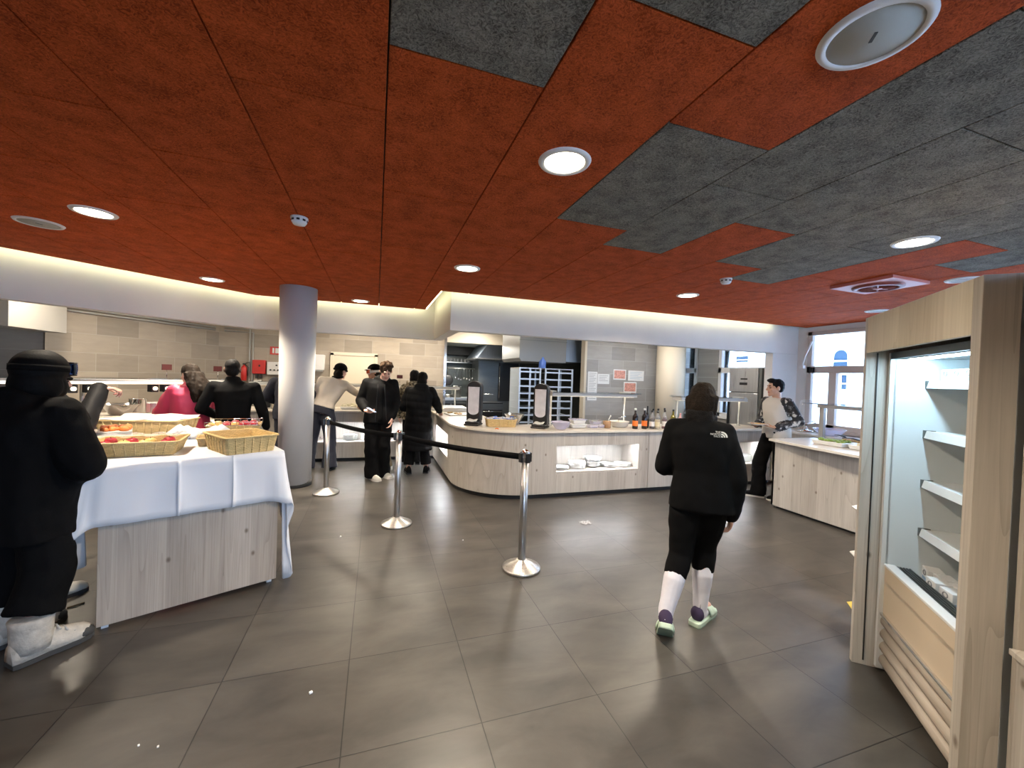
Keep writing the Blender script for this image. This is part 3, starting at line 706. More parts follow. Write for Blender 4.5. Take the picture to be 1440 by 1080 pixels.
    jacket(J, o, 'fab_black', name='sweater', pad=.022, hem=.84, sleeve=.014, wr=.005, seed=8.)
    trousers(J, o, 'fab_black', (.1, .085, .075, .075))
    for s in 'LR': shoe(J, s, o, 'fab_black', 'rubber')
    hair_cap(J, o, 'hair_black', vol=.003, wave=.002, low=-.01)
    place(o, -1.55, 5.45, 12, 'person with close-cropped dark hair in a black roll-neck sweater, left of the white column')

    # 5. navy jacket man half hidden by the column
    J = skel(1.74, head=(0, .12, 1.58), neck=(0, .06, 1.43), chest=(0, .04, 1.26), shL=(-.22, .03, 1.38), shR=(.22, .03, 1.38), elL=(-.33, .02, 1.16), wrL=(-.22, .23, 1.05), elR=(.33, .02, 1.16), wrR=(.22, .23, 1.03))
    o = build_body(J, 1.74, 0, 12, 0, 'skin', voxel=.0085)
    jacket(J, o, 'fab_navy', pad=.05, hem=.80, sleeve=.035, wr=.012, seed=11.)
    trousers(J, o, 'fab_navy', (.115, .1, .1, .105))
    for s in 'LR': shoe(J, s, o, 'fab_black', 'rubber')
    hair_cap(J, o, 'hair_dark')
    place(o, -1.30, 7.22, -8, 'person in a navy padded jacket standing behind the white column, only the elbows showing')

    # 6. cream knit sweater, black beanie, reaching to the right
    J = skel(1.76, pel=(0, -.05, .97), waist=(.03, -.02, 1.10), chest=(.10, .05, 1.28), neck=(.17, .11, 1.45), head=(.205, .16, 1.59), shL=(-.05, .02, 1.44), shR=(.29, .13, 1.38), elL=(-.13, .02, 1.18), wrL=(-.13, .24, 1.08),
             elR=(.40, .30, 1.24), wrR=(.47, .52, 1.18), hipL=(-.09, -.05, .93), hipR=(.09, -.05, .93), kneeL=(-.16, -.02, .50), kneeR=(.12, -.02, .50), ankL=(-.20, -.10, .085), ankR=(.15, -.08, .085))
    o = build_body(J, 1.76, -25, 12, 0, 'skin', voxel=.0085, hands={'R': ((.3, 1, -.1), (0, 0, -1), 30)})
    jacket(J, o, 'fab_white', name='sweater', pad=.020, hem=.98, sleeve=.013, wr=.006, seed=4., collar=False)
    trousers(J, o, 'fab_navy', (.112, .092, .095, .118), low=.05, wr=.007)
    for s in 'LR': shoe(J, s, o, 'fab_black', 'rubber')
    hair_cap(J, o, 'hair_dark', vol=.006, low=-.05, back=.0)
    beanie(J, o, 'fab_black', low=.01)
    mb = MB(); n = J['neck']; mb.tube([n + V((math.cos(t) * .075, math.sin(t) * .075 + .01, .045 + .01 * math.sin(t))) for t in [2 * PI * j / 18 for j in range(18)]], .018, 8, True); mb.build('neck_warmer', ['fab_black'], o)
    place(o, -.80, 7.22, -15, 'person in a cream knit sweater, navy trousers and black beanie, reaching across the back counter')

    # 7. cap and goggles, behind the looking-down boy
    J = skel(1.72, head=(.0, .21, 1.60), neck=(0, .17, 1.45), chest=(0, .10, 1.27), waist=(0, .04, 1.07), shL=(-.17, .13, 1.39), shR=(.17, .12, 1.39), elR=(.25, -.10, 1.2), wrR=(.24, .12, 1.06), elL=(-.25, .05, 1.13), wrL=(-.2, .28, 1.05), ankL=(-.09, -.06, .085), ankR=(.10, -.02, .085))
    o = build_body(J, 1.72, 12, 5, 0, 'skin_tan', voxel=.0085)
    jacket(J, o, 'fab_grey', pad=.03, hem=.84, sleeve=.024, wr=.008, seed=6.)
    trousers(J, o, 'fab_khaki', (.1, .082, .078, .085))
    for s in 'LR': shoe(J, s, o, 'shoe_white', 'shoe_white')
    hair_cap(J, o, 'hair_dark', vol=.004)
    cp = beanie(J, o, 'fab_black', name='cap', low=.03, fold=False)
    k = J['k']; X, Y, Z = J['hf']; hc = J['head']; mb = MB()
    g = [[hc + (X * math.sin(a) * .085 + Y * (math.cos(a) * (.095 + .055 * q)) + Z * (.05 - .012 * q - .02 * math.sin(a) ** 2)) * k for a in [(-1.1 + 2.2 * j / 10) for j in range(11)]] for q in (0, .5, 1)]
    mb.grid(g); mb.build('visor', ['fab_black'], cp, solid=.006)
    goggles(J, o, 'visor_orange', 'shoe_white', 'shoe_white', z=.008, vol=.012)
    place(o, .17, 7.05, 80, 'person in black cap and white-framed orange goggles, mostly hidden by the boy looking down')

    # 8. boy in open black jacket looking at his phone
    J = skel(1.80, head=(-.12, .13, 1.615), neck=(-.07, .03, 1.47), chest=(-.045, .0, 1.28), waist=(-.03, 0, 1.10), pel=(-.03, 0, .96), shR=(.14, .02, 1.43), shL=(-.225, .02, 1.43), elR=(.235, -.02, 1.17), wrR=(.15, .24, 1.05),
             elL=(-.27, .0, 1.14), wrL=(-.225, .08, .92), hipR=(.06, 0, .92), hipL=(-.12, 0, .92), kneeR=(.06, .05, .50), kneeL=(-.12, .04, .50), ankR=(.04, .03, .085), ankL=(-.12, -.10, .085))
    J['fR'] = V((-.55, .85, 0)); J['fL'] = V((-.55, .85, 0))
    o = build_body(J, 1.80, 8, 34, 0, 'skin', 'hair_brown', voxel=.0065, hands={'R': ((-.75, .45, -.3), (-.2, .3, .9), 35), 'L': ((.1, .25, -1), (1, 0, 0), 35)})
    jk = jacket(J, o, 'fab_black2', pad=.030, hem=.80, sleeve=.024, wr=.010, flare=1.05, seed=9., hood=True, cuff=.86)
    trousers(J, o, 'fab_black', (.105, .092, .092, .104), low=.055, wr=.012)
    for s in 'LR':
        b = shoe(J, s, o, 'shoe_white', 'shoe_white', .30, .11, .09)
        f = J['f' + s].normalized(); a = J['ank' + s]; r = f.cross(V((0, 0, 1))); c = a + f * .09 + V((0, 0, -.028))
        mb = MB(); mb.ell(c, (f * .045, r * .03, V((0, 0, .018)))); mb.build('toe_patch', ['fab_black'], b)
    # open front: zip edges and darker shirt
    bv = BVHTree.FromPolygons([v.co for v in jk.data.vertices], [p.vertices[:] for p in jk.data.polygons])
    def on_front(x, z, e=.004):
        h = bv.ray_cast(V((x, 2, z)), V((0, -1, 0)))
        return h[0] + V((0, e, 0)) if h[0] else V((x, .15, z))
    for x0, x1 in ((-.015, .01), (-.105, -.15)):
        mb = MB(); mb.tube([on_front(x0 + (x1 - x0) * i / 9, 1.42 - .58 * i / 9) for i in range(10)], .007, 6); mb.build('zip', ['fab_sheen'], jk)
    mb = MB(); mb.grid([[on_front(-.015 + (x - .5) * .07 - .045, 1.42 - .56 * i / 9, .003) for x in (0, .5, 1)] for i in range(10)]); mb.build('shirt_front', ['fab_black'], o, solid=.003)
    def mop(mb, P, k, X, Y, Z):
        rn = random.Random(3)
        for i in range(60):
            a = rn.uniform(0, 2 * PI); e = rn.uniform(-.1, 1.3)
            if math.sin(a) > .35 and e < .75: continue
            mb.ball(P(math.cos(a) * math.cos(e) * .085, math.sin(a) * math.cos(e) * .105 - .01, .045 + .085 * math.sin(e)), rn.uniform(.014, .024) * k)
    hair_cap(J, o, 'hair_brown', vol=.010, front=.004, low=.0, extra=mop, wave=.008, f=30.)
    place(o, .02, 6.40, 178, 'boy with tousled brown hair in an open black jacket, looking down at his phone')
    d = V((-.75, .45, -.3)).normalized(); w = J['wrR'] + d * .085 + V((-.02, .02, .03))
    q = rot2((w.x, w.y), math.radians(178))
    mb = MB(); mb.box((0, 0, 0), (.075, .15, .009), rot=Matrix.Rotation(math.radians(60), 3, 'Z') @ Matrix.Rotation(math.radians(25), 3, 'X'))
    ph = mb.build('mobile_phone', ['black'], None, bevel=.003, loc=(q[0] + .02, q[1] + 6.40, w.z))
    tag(ph, 'dark mobile phone held in the right hand of the boy looking down', 'phone')
    mb = MB(); mb.box((0, 0, .0052), (.066, .136, .001), rot=Matrix.Rotation(math.radians(60), 3, 'Z') @ Matrix.Rotation(math.radians(25), 3, 'X')); mb.build('screen', ['phone'], ph)

    # 9. camo hood and backpack, behind the long coat
    J = skel(1.66, head=(.0, .03, 1.53)); J['k'] *= 1
    o = build_body(J, 1.66, 0, 5, 0, 'skin', voxel=.0085)
    jacket(J, o, 'camo_green', pad=.035, hem=.82, sleeve=.026, hood=True, seed=12.)
    trousers(J, o, 'fab_black', (.1, .085, .08, .085))
    for s in 'LR': shoe(J, s, o, 'fab_black', 'rubber')
    hair_cap(J, o, 'hair_black', vol=.016, back=.03, low=-.04)
    mb = MB(); mb.box((0, -.22, 1.17), (.30, .16, .44)); mb.mi = 0; bp = mb.build('backpack', ['camo_green'], o, bevel=.05)
    mb = MB(); [mb.tube([(s * .10, -.15, 1.38), (s * .12, -.02, 1.46), (s * .13, .13, 1.36), (s * .14, .10, 1.10)], .016, 6) for s in (-1, 1)]; mb.build('shoulder_strap', ['fab_khaki'], bp)
    place(o, .64, 7.32, -5, 'person with dark hair and an olive camouflage hood and backpack behind the long coat')

    # 10. long quilted black coat
    J = skel(1.63, head=(.045, .03, 1.50), neck=(.03, 0, 1.37), shL=(-.15, .0, 1.32), shR=(.19, .0, 1.32), elL=(-.24, .06, 1.06), wrL=(-.12, .26, 1.0), elR=(.27, .03, 1.13), wrR=(.33, .20, .99), ankL=(-.13, -.02, .085), ankR=(.14, .03, .085))
    J['fL'] = V((-.25, 1, 0)); J['fR'] = V((.1, 1, 0))
    o = build_body(J, 1.63, -10, 10, 0, 'skin', 'hair_black', voxel=.0085, hands={'R': ((.2, .8, -.4), (0, 0, -1), 25)})
    jacket(J, o, 'fab_black2', name='coat', pad=.050, hem=.40, sleeve=.030, wr=.008, flare=1.10, hood=True, seed=7., quilt=.115, waistpad=.04)
    trousers(J, o, 'fab_black', (.095, .085, .085, .09), low=-.06)
    for s in 'LR': shoe(J, s, o, 'fab_black', 'black', .27, .1, .1)
    hair_cap(J, o, 'hair_black', vol=.012, back=.035, low=-.05)
    place(o, .66, 6.62, -8, 'person in a long black quilted coat with hood down, hand resting on the curved counter')

    # 11. walking away: black fleece, white socks, mint slides
    J = skel(1.66, pel=(.02, -.02, .88), waist=(.02, -.01, 1.02), chest=(.01, .0, 1.19), neck=(0, .02, 1.345), head=(.01, .06, 1.475), shL=(-.150, .0, 1.285), shR=(.150, .0, 1.285), elL=(-.215, .03, 1.02), wrL=(-.13, .23, .97),
             elR=(.220, -.02, 1.00), wrR=(.200, .02, .755), hipL=(-.065, -.02, .84), hipR=(.095, -.01, .84), kneeL=(-.085, -.03, .47), kneeR=(.055, .08, .50), ankL=(-.155, -.20, .145), ankR=(.045, .06, .115))
    J['fL'] = V((-.05, .74, -.67)); J['fR'] = V((.38, .92, 0))
    o = build_body(J, 1.62, -10, 6, 0, 'skin', voxel=.006, hands={'R': ((.0, .25, -1), (-1, 0, 0), 40), 'L': ((.6, .8, 0), (0, 0, -1), 40)})
    jk = jacket(J, o, 'fab_black', name='fleece_jacket', pad=.026, hem=.80, sleeve=.018, wr=.010, flare=1.03, seed=15., cuff=.95)
    trousers(J, o, 'fab_black', (.108, .078, .078, .074), cut=.40, wr=.010, voxel=.009)
    k = J['k']
    for s in 'LR':
        kn, an, f = J['knee' + s], J['ank' + s], J['f' + s].normalized(); up = V((0, 0, 1)) if s == 'R' else V((-.05, .67, .74)); r = f.cross(up).normalized(); up = r.cross(f)
        mb = MB(); t0 = kn.lerp(an, .20)
        mb.tube([t0, kn.lerp(an, .45) + V((0, -.012, 0)), kn.lerp(an, .75), an, an - up * .05], [.062, .066, .054, .046, .042], 16)
        limb(mb, [an - up * .055 - f * .035, an - up * .065 + f * .06, an - up * .075 + f * .14], [.038, .037, .030])
        sk = mesh_obj(solidmesh(mb, 'sock', .007, 2, wrinkle(.002, 30)), 'sock', 'sock', o)
        mb = MB(); mb.ell(an - up * .045 - f * .040, (f * .034, r * .043, up * .05)); mb.build('heel_patch', ['purple'], sk)
        bk = V((0, -1, 0)); mb = MB(); mb.tube([t0.lerp(an, q) + V((0, -.058 + .014 * q, 0)) for q in (0, .3, .6, 1)], .003, 6); mb.build('seam', ['purple'], sk)
        mb = MB(); base = an - up * .112; pr = []
        for t, w in ((-.095, .30), (-.08, .40), (-.02, .44), (.06, .45), (.13, .52), (.18, .46), (.205, .30)): pr.append((t, w))
        R = [base + f * t + r * w * .10 for t, w in pr] + [base + f * t - r * w * .10 for t, w in reversed(pr)]
        mb.rings([R, [p + up * .030 for p in R]], True, False); sl = mb.build('slide_sandal', ['mint'], o, bevel=.006)
        mb = MB(); mb.rings([[p - up * .004 for p in R], [p for p in R]], True, False); mb.build('tread', ['mint_dark'], sl)
        g = [[base + f * (.055 + .085 * q) + r * .053 * math.cos(a) + up * (.028 + (.062 - .022 * q) * math.sin(a)) for a in [PI * j / 12 for j in range(13)]] for q in (0, .33, .66, 1)]
        mb = MB(); mb.grid(g); mb.build('strap', ['mint'], sl, solid=.008)
    def bob(mb, P, k, X, Y, Z):
        for i in range(9):
            t = -1 + 2 * i / 8
            mb.tube([P(t * .082, -.05 - .045 * (1 - t * t), .03 - .135 * j / 5 + .004 * math.sin(j + i)) for j in range(6)], [.022 * k, .024 * k, .024 * k, .022 * k, .018 * k, .008 * k], 8)
    hair_cap(J, o, 'hair_dark', vol=.008, extra=bob, wave=.005)
    mb = MB(); n = J['neck']; loft(mb, [(n + V((0, .0, -.02)), V((.10, 0, 0)), V((0, .09, 0))), (n + V((0, .005, .03)), V((.098, 0, 0)), V((0, .09, 0))), (n + V((0, .01, .075)), V((.09, 0, 0)), V((0, .085, 0)))])
    mesh_obj(solidmesh(mb, 'collar', .009, 2, wrinkle(.008, 25)), 'collar', 'hair_black', jk)
    # white emblem on the right shoulder blade
    bv = BVHTree.FromPolygons([v.co for v in jk.data.vertices], [p.vertices[:] for p in jk.data.polygons])
    def on_back(p, e=.004):
        h = bv.ray_cast(V((p[0], -2, p[1])), V((0, 1, 0))); return (h[0] if h[0] else V((p[0], -.17, p[1]))) + V((0, -e, 0))
    mb = MB(); cx, cz = .118, 1.262
    for r0, r1 in ((.0, .011), (.0145, .024), (.0275, .037)):   # quarter domes, the point at the lower left
        mb.grid([[on_back((cx + r * math.sin(a), cz + r * .95 * math.cos(a))) for a in [PI / 2 * j / 8 for j in range(9)]] for r in (r0 + .0005, (r0 + r1) / 2, r1)])
    for i, word in enumerate(('THE', 'NORTH', 'FACE')):
        cu = bpy.data.curves.new('w', 'FONT'); cu.body = word; cu.size = .0165; cu.align_x = 'RIGHT'
        to = bpy.data.objects.new('w', cu); COL.objects.link(to); dg = bpy.context.evaluated_depsgraph_get(); dg.update()
        tm = bpy.data.meshes.new_from_object(to.evaluated_get(dg)); n0 = len(mb.bm.faces)
        vs = [mb.bm.verts.new(on_back((cx - .003 + v.co.x, cz + .025 - i * .0125 + v.co.y))) for v in tm.vertices]
        for p in tm.polygons:
            try: mb.bm.faces.new([vs[q] for q in p.vertices])
            except ValueError: pass
        bpy.data.objects.remove(to); bpy.data.curves.remove(cu); bpy.data.meshes.remove(tm)
    plabel(mb.build('emblem', ['shoe_white'], jk, fix=False), 'white embroidered emblem')
    place(o, 2.02, 2.12, -43, 'person walking away in a black fleece jacket, white socks and mint slide sandals')

    # 12. raglan top with camouflage sleeves, holding a plate, facing left
    J = skel(1.74, head=(-.005, .045, 1.57), neck=(0, .0, 1.435), shL=(-.18, .0, 1.385), shR=(.18, .0, 1.385), elL=(-.275, -.10, 1.12), wrL=(-.13, .13, 1.03), elR=(.24, .0, 1.12), wrR=(.12, .21, 1.03),
             kneeR=(.11, .14, .50), ankR=(.12, .13, .085), kneeL=(-.10, .0, .49), ankL=(-.10, -.06, .085), waist=(0, -.02, 1.07), pel=(0, -.02, .95))
    J['fR'] = V((.7, .7, 0)); J['fL'] = V((.3, .95, 0))
    o = build_body(J, 1.74, -24, 2, 0, 'skin_tan', 'hair_black', voxel=.006, hands={'R': ((-.45, .85, .05), (0, 0, 1), 18), 'L': ((.5, .85, .05), (0, 0, 1), 18)})
    sw = jacket(J, o, 'fab_grey', name='raglan_top', pad=.018, hem=.85, sleeve=.010, wr=.006, seed=17., collar=False, cuff=.93)
    me = sw.data; me.materials.append(M['camo_bw'])
    for p in me.polygons:
        c = V(p.center)
        for s in 'LR':
            sh, el, w = J['sh' + s], J['el' + s], J['wr' + s]
            def dist(a, b): ab = b - a; t = max(0, min(1, (c - a).dot(ab) / ab.length_squared)); return (c - a - ab * t).length
            if (dist(sh, el) < .095 and (c - J['chest']).dot((sh - J['chest']).normalized()) > .10) or dist(el, w) < .068: p.material_index = 1
    trousers(J, o, 'fab_black', (.100, .090, .090, .10), low=.045, wr=.012)
    for s in 'LR': shoe(J, s, o, 'fab_black', 'shoe_white', .29)
    def quiff(mb, P, k, X, Y, Z): mb.ell(P(0, .045, .105), (X * .066 * k, Y * .055 * k, Z * .032 * k))
    hair_cap(J, o, 'hair_black', vol=.007, low=.01, extra=quiff, wave=.004, f=40.)
    place(o, 5.37, 4.24, 86, 'person in a grey top with black and white camouflage sleeves, holding a plate')
    q = rot2((0.0, .31), math.radians(86))
    pl = thing('dinner_plate', 'white plate of food held by the person in the camouflage-sleeved top', 'plate', (5.37 + q[0], 4.24 + q[1], 1.055))
    mb = MB(); mb.lathe([(.06, -.008), (.07, -.008), (.125, .010), (.13, .012), (.128, .015), (.08, .0), (.0, -.001)], n=28, cap=False); mb.build('plate', ['porcelain'], pl)
    mb = MB(); rn = random.Random(4); [mb.ball((rn.uniform(-.06, .06), rn.uniform(-.06, .06), .008), rn.uniform(.018, .032), None, .013) for _ in range(9)]; f = mb.build('food', ['food_tan'], pl); f['kind'] = 'stuff'
cast()
# ------------------------------------------------------------------ setting
HC = 2.578
def floor():
    mb = MB(); mb.b2(-6.5, 6.85, -4.0, 13.2, -0.08, 0.0); struct(mb.build('floor', ['floor']))
    mb = MB(); mb.b2(6.85, 40, -40, 40, -0.9, -0.6); mb.b2(-30, 6.85, -40, -4.05, -0.9, -0.6); struct(mb.build('ground', ['snow']))
floor()

# ceiling boards: columns run into the room, joints staggered; clipped by the dropped-ceiling outline
W, XC, PER = 0.5107, -1.5254, 1.014
EDGE = [(-4.5, 3.62), (-1.57, 6.33), (.68, 6.33), (.70, 4.83), (6.70, 4.83)]
OUT = [(-4.5, -3.6)] + EDGE + [(6.70, -3.6)]
PH = {0: .006, 1: .294, 2: .630, 3: .294, 4: .929, 5: .290, 6: .60, 7: .929, 8: .582, 9: .947, 10: .570, 11: .969, 12: .60}
# (column, upper end of the grey run, lower end) in metres from the camera line
GREY = {3: (-9, 1.308), 4: (-9, .929), 5: (1.303, 2.321), 6: (-9, 2.622), 7: (-9, 1.943), 8: (-9, 2.624), 9: (-9, 2.975), 10: (-9, 1.584), 11: (-9, 1.984), 12: (-9, 1.0), 13: (-9, .6)}
def clip(poly, axis, val, keep_less):
    out = []
    for i, p in enumerate(poly):
        q = poly[(i + 1) % len(poly)]
        ip = (p[axis] <= val) if keep_less else (p[axis] >= val); iq = (q[axis] <= val) if keep_less else (q[axis] >= val)
        if ip: out.append(p)
        if ip != iq:
            t = (val - p[axis]) / (q[axis] - p[axis]); out.append((p[0] + t * (q[0] - p[0]), p[1] + t * (q[1] - p[1])))
    return out
def ceiling():
    mb = MB(); g = .0025
    for k in range(-6, 17):
        x0, x1 = XC + W * k, XC + W * (k + 1)
        ph = PH.get(k, (k * .37) % 1.014)
        for r in range(-5, 7):
            y0 = ph + PER * r; y1 = y0 + PER
            if y1 < -3.6 or y0 > 6.4: continue
            p = OUT
            for ax, v, le in ((0, x0 + g, False), (0, x1 - g, True), (1, y0 + g, False), (1, y1 - g, True)):
                p = clip(p, ax, v, le)
                if len(p) < 3: break
            if len(p) < 3: continue
            a = abs(sum(p[i][0] * p[(i + 1) % len(p)][1] - p[(i + 1) % len(p)][0] * p[i][1] for i in range(len(p)))) / 2
            if a < .002: continue
            yc = (y0 + y1) / 2; gr = GREY.get(k)
            mb.mi = 1 if (gr and gr[0] - .3 < yc < gr[1]) else 0
            mb.prism(p, HC, HC + .03)
    c = mb.build('ceiling', ['ww_red', 'ww_grey'], bevel=.003); struct(c)
    mb = MB(); mb.prism(OUT, HC + .0305, HC + .05); struct(mb.build('ceiling_backing', ['plinth']))
    mb = MB(); mb.b2(-6.5, 6.85, -4, 13.2, 2.76, 2.86); struct(mb.build('ceiling_slab', ['soffit']))
ceiling()

def offset_path(path, d):
    """left-hand offset of an open polyline"""
    n = len(path); nr = []
    for i in range(n - 1):
        a, b = V(path[i]), V(path[i + 1]); t = (b - a).normalized(); nr.append(V((-t.y, t.x)))
    out = []
    for i in range(n):
        if i == 0: m = nr[0]
        elif i == n - 1: m = nr[-1]
        else:
            m = nr[i - 1] + nr[i]; m = m / m.length_squared * 2 if m.length > 1e-6 else nr[i]
        p = V(path[i]) + m * d; out.append((p.x, p.y))
    return out
def fascia():
    inner = [(-4.5, 3.77), (-1.62, 6.45), (.84, 6.45), (.84, 4.97), (6.72, 4.97)]
    outer = offset_path(inner, .14)
    mb = MB(); mb.prism(inner + list(reversed(outer)), 2.14, 2.76); struct(mb.build('trim_1', ['white'], bevel=.004))
    # wall right of the serving opening, and its jamb
    mb = MB(); mb.b2(6.16, 6.72, 4.97, 5.11, 0, 2.14); struct(mb.build('wall_right_of_opening', ['white']))
    # LED strips lying on the ceiling edge, hidden in the cove
    e = [(-4.5, 3.62), (-1.57, 6.33), (.67, 6.33)], [(.69, 6.30), (.70, 4.83), (6.12, 4.83)]
    for i, pth in enumerate(e):
        mb = MB(); p0 = offset_path(pth, .004); off = offset_path(pth, .012); mb.prism(p0 + list(reversed(off)), HC + .006, HC + .046)
        t = mb.build('cove_light', ['led']); tag(t, ['warm strip light in the ceiling cove over the left and back counters', 'warm strip light in the ceiling cove over the long front counter'][i], 'strip light', 'cove lights')
fascia()

def wall(name, x0, y0, x1, y1, z0, z1, mat, th=.1, holes=()):
    """vertical wall from (x0,y0) to (x1,y1); local x runs along it, thickness behind (+y local); holes = (a,b,zlo,zhi)"""
    L_ = math.hypot(x1 - x0, y1 - y0); a = math.atan2(y1 - y0, x1 - x0); mb = MB()
    xs = sorted({0, L_} | {h[0] for h in holes} | {h[1] for h in holes}); 
    for i in range(len(xs) - 1):
        m = (xs[i] + xs[i + 1]) / 2; hs = sorted([(h[2], h[3]) for h in holes if h[0] < m < h[1]]); z = z0
        for lo, hi in hs:
            if lo > z: mb.b2(xs[i], xs[i + 1], 0, th, z, lo)
            z = hi
        if z < z1: mb.b2(xs[i], xs[i + 1], 0, th, z, z1)
    return struct(mb.build(name, [mat], loc=(x0, y0, 0), rz=a))
LW0 = (-3.106, 9.9); LD = (.515, .857)
cor = (LW0[0] - LD[0] * 2.68, LW0[1] - LD[1] * 2.68)      # inner corner at the far left
wall('wall_back', -3.106, 9.9, 1.60, 9.9, 0, 2.76, 'walltile')
wall('wall_left', cor[0], cor[1], LW0[0], LW0[1], 0, 2.76, 'walltile')
wall('wall_left_return', -6.5, cor[1] + .02, cor[0], cor[1] + .02, 0, 2.76, 'walltile_grey')
wall('wall_left_room', -4.5, -3.6, -4.5, 3.75, 0, 2.76, 'white', .1)
wall('wall_left_end', -6.4, 3.6, -6.4, 7.8, 0, 2.76, 'walltile_grey', .1)
wall('wall_left_nib', -6.4, 3.6, -4.5, 3.6, 0, 2.76, 'white', .1)
nwins = [(.55, 3.35), (3.75, 6.55)]      # along the near wall, from its right-hand end
wall('wall_near', 6.85, -3.6, -4.6, -3.6, 0, 2.76, 'white', .1, [(a_, b_, .5, 2.45) for a_, b_ in nwins])
for i_, (a_, b_) in enumerate(nwins):
    mb = MB(); q0, q1 = 6.85 - b_, 6.85 - a_; mb.b2(q0, q1, -3.70, -3.60, .5, .58); mb.b2(q0, q1, -3.70, -3.60, 2.38, 2.45); mb.b2(q0, q0 + .07, -3.70, -3.60, .5, 2.45); mb.b2(q1 - .07, q1, -3.70, -3.60, .5, 2.45); mb.b2((q0 + q1) / 2 - .05, (q0 + q1) / 2 + .05, -3.70, -3.60, .5, 2.45)
    fo = struct(mb.build('window_%d' % (5 + i_), ['taupe'])); g = MB(); g.b2(q0 + .05, q1 - .05, -3.66, -3.652, .55, 2.4); g.build('pane', ['glass'], fo)
wall('wall_kitchen', 4.11, 7.5, 6.75, 7.5, 0, 2.76, 'walltile_grey', .12)
mb = MB(); mb.b2(1.545, 1.605, 9.86, 9.90, 0, 2.76); struct(mb.build('trim_2', ['chrome']))
mb = MB(); mb.b2(4.06, 4.11, 7.46, 7.62, 0, 2.76); struct(mb.build('trim_3', ['cream']))
# window wall: kitchen windows, then the dining-room windows; length axis runs from far to near
WX = 6.72
wins = [(7.72, 7.20), (6.60, 5.40), (4.79, 3.05), (2.6, 1.1)]
holes = [(13.2 - a, 13.2 - b, .95, 2.50) for a, b in wins]
wall('wall_right', WX, 13.2, WX, -3.6, 0, 2.76, 'white', .12, holes)
# tiled pier between the two kitchen windows
mb = MB(); mb.b2(WX - .02, WX, 6.62, 7.18, 0, 2.76); struct(mb.build('wall_right_pier', ['walltile_grey']))
for i, (a, b) in enumerate(wins):
    f = MB(); w = .075; x0, x1 = WX - .03, WX + .06; zl, zh, zt0, zt1 = .95, 2.50, 1.83, 1.94
    f.b2(x0, x1, b, a, zl, zl + w); f.b2(x0, x1, b, a, zh - w * .8, zh); f.b2(x0, x1, a - w, a, zl, zh); f.b2(x0, x1, b, b + w, zl, zh); f.b2(x0, x1, b, a, zt0, zt1)
    if a - b > 1.0:
        m_ = a - (.40 if i == 2 else (a - b) / 2); f.b2(x0, x1, m_ - .055, m_ + .055, zl, zt0)
    fo = struct(f.build('window_%d' % (i + 1), ['taupe' if i >= 2 else 'whiteplastic'], bevel=.004))
    g = MB(); g.b2(WX + .02, WX + .028, b + .03, a - .03, zl + .03, zh - .03); g.build('pane', ['glass'], fo)
    s = MB(); s.b2(WX - .10, WX, b - .02, a + .02, .91, .95); s.build('sill', ['taupe' if i >= 2 else 'whiteplastic'], fo)
    if i == 2:
        h = MB(); h.tube([(WX - .06, 4.70, 2.34), (WX - .16, 4.73, 2.10), (WX - .20, 4.745, 1.92)], .014, 8); h.b2(WX - .22, WX - .17, 4.71, 4.78, 1.90, 1.95); plabel(h.build('stay_arm', ['whiteplastic'], fo), 'white window stay arm')
        h = MB(); h.b2(WX - .07, WX - .03, 4.66, 4.72, 1.84, 1.92); h.build('catch', ['black'], fo)
# building across the street with an arched window and small square ones
def across():
    X0 = 15.0; mb = MB(); mb.b2(X0, X0 + 4, -6, 26, -.6, 5.2); b = mb.build('building', ['facade']); tag(b, 'pale rendered building across the street, with an arched window', 'building')
    def pane(name, y, z, w, h, arch=False):
        pts = [(y - w / 2, z), (y + w / 2, z)]
        if arch: pts += [(y + w / 2 * math.cos(a), z + h - w / 2 + w / 2 * math.sin(a)) for a in [PI * j / 14 for j in range(15)]]
        else: pts += [(y + w / 2, z + h), (y - w / 2, z + h)]
        m2 = MB(); m2.rings([[(X0 - .04, p[0], p[1]) for p in pts], [(X0 + .02, p[0], p[1]) for p in pts]], True, False); pn = m2.build(name, ['bluish_window'], b)
        m3 = MB(); ctr = V((X0 - .05, y, z + h / 2)); m3.tube([(X0 - .05, ctr.y + (p[0] - ctr.y) * 1.06, ctr.z + (p[1] - ctr.z) * 1.04) for p in pts], .05, 6, True); m3.build('surround', ['facade'], pn)
        m4 = MB(); m4.b2(X0 - .07, X0 - .03, y - w / 2, y + w / 2, z + h * .36, z + h * .44); m4.build('glazing_bar', ['whiteplastic'], pn)
    pane('arched_window', 9.56, 2.27, .50, .68, True)
    for y, z, w_, h_ in ((9.42, 1.58, .24, .5), (16.52, 2.64, .66, .56), (16.5, 1.58, .66, .78), (16.52, 3.5, .66, .5), (13.48, 2.57, .62, .32), (13.48, 3.02, .62, .3), (6.2, 2.27, .5, .68)): pane('square_window', y, z, w_, h_)
    m5 = MB(); m5.b2(X0 - .06, X0, -6, 26, 4.35, 4.42); m5.build('string_course', ['greyplastic'], b)
    m5 = MB(); m5.b2(X0 - .08, X0, -6, 26, .95, 1.02); m5.build('plinth_line', ['greyplastic'], b)
across()

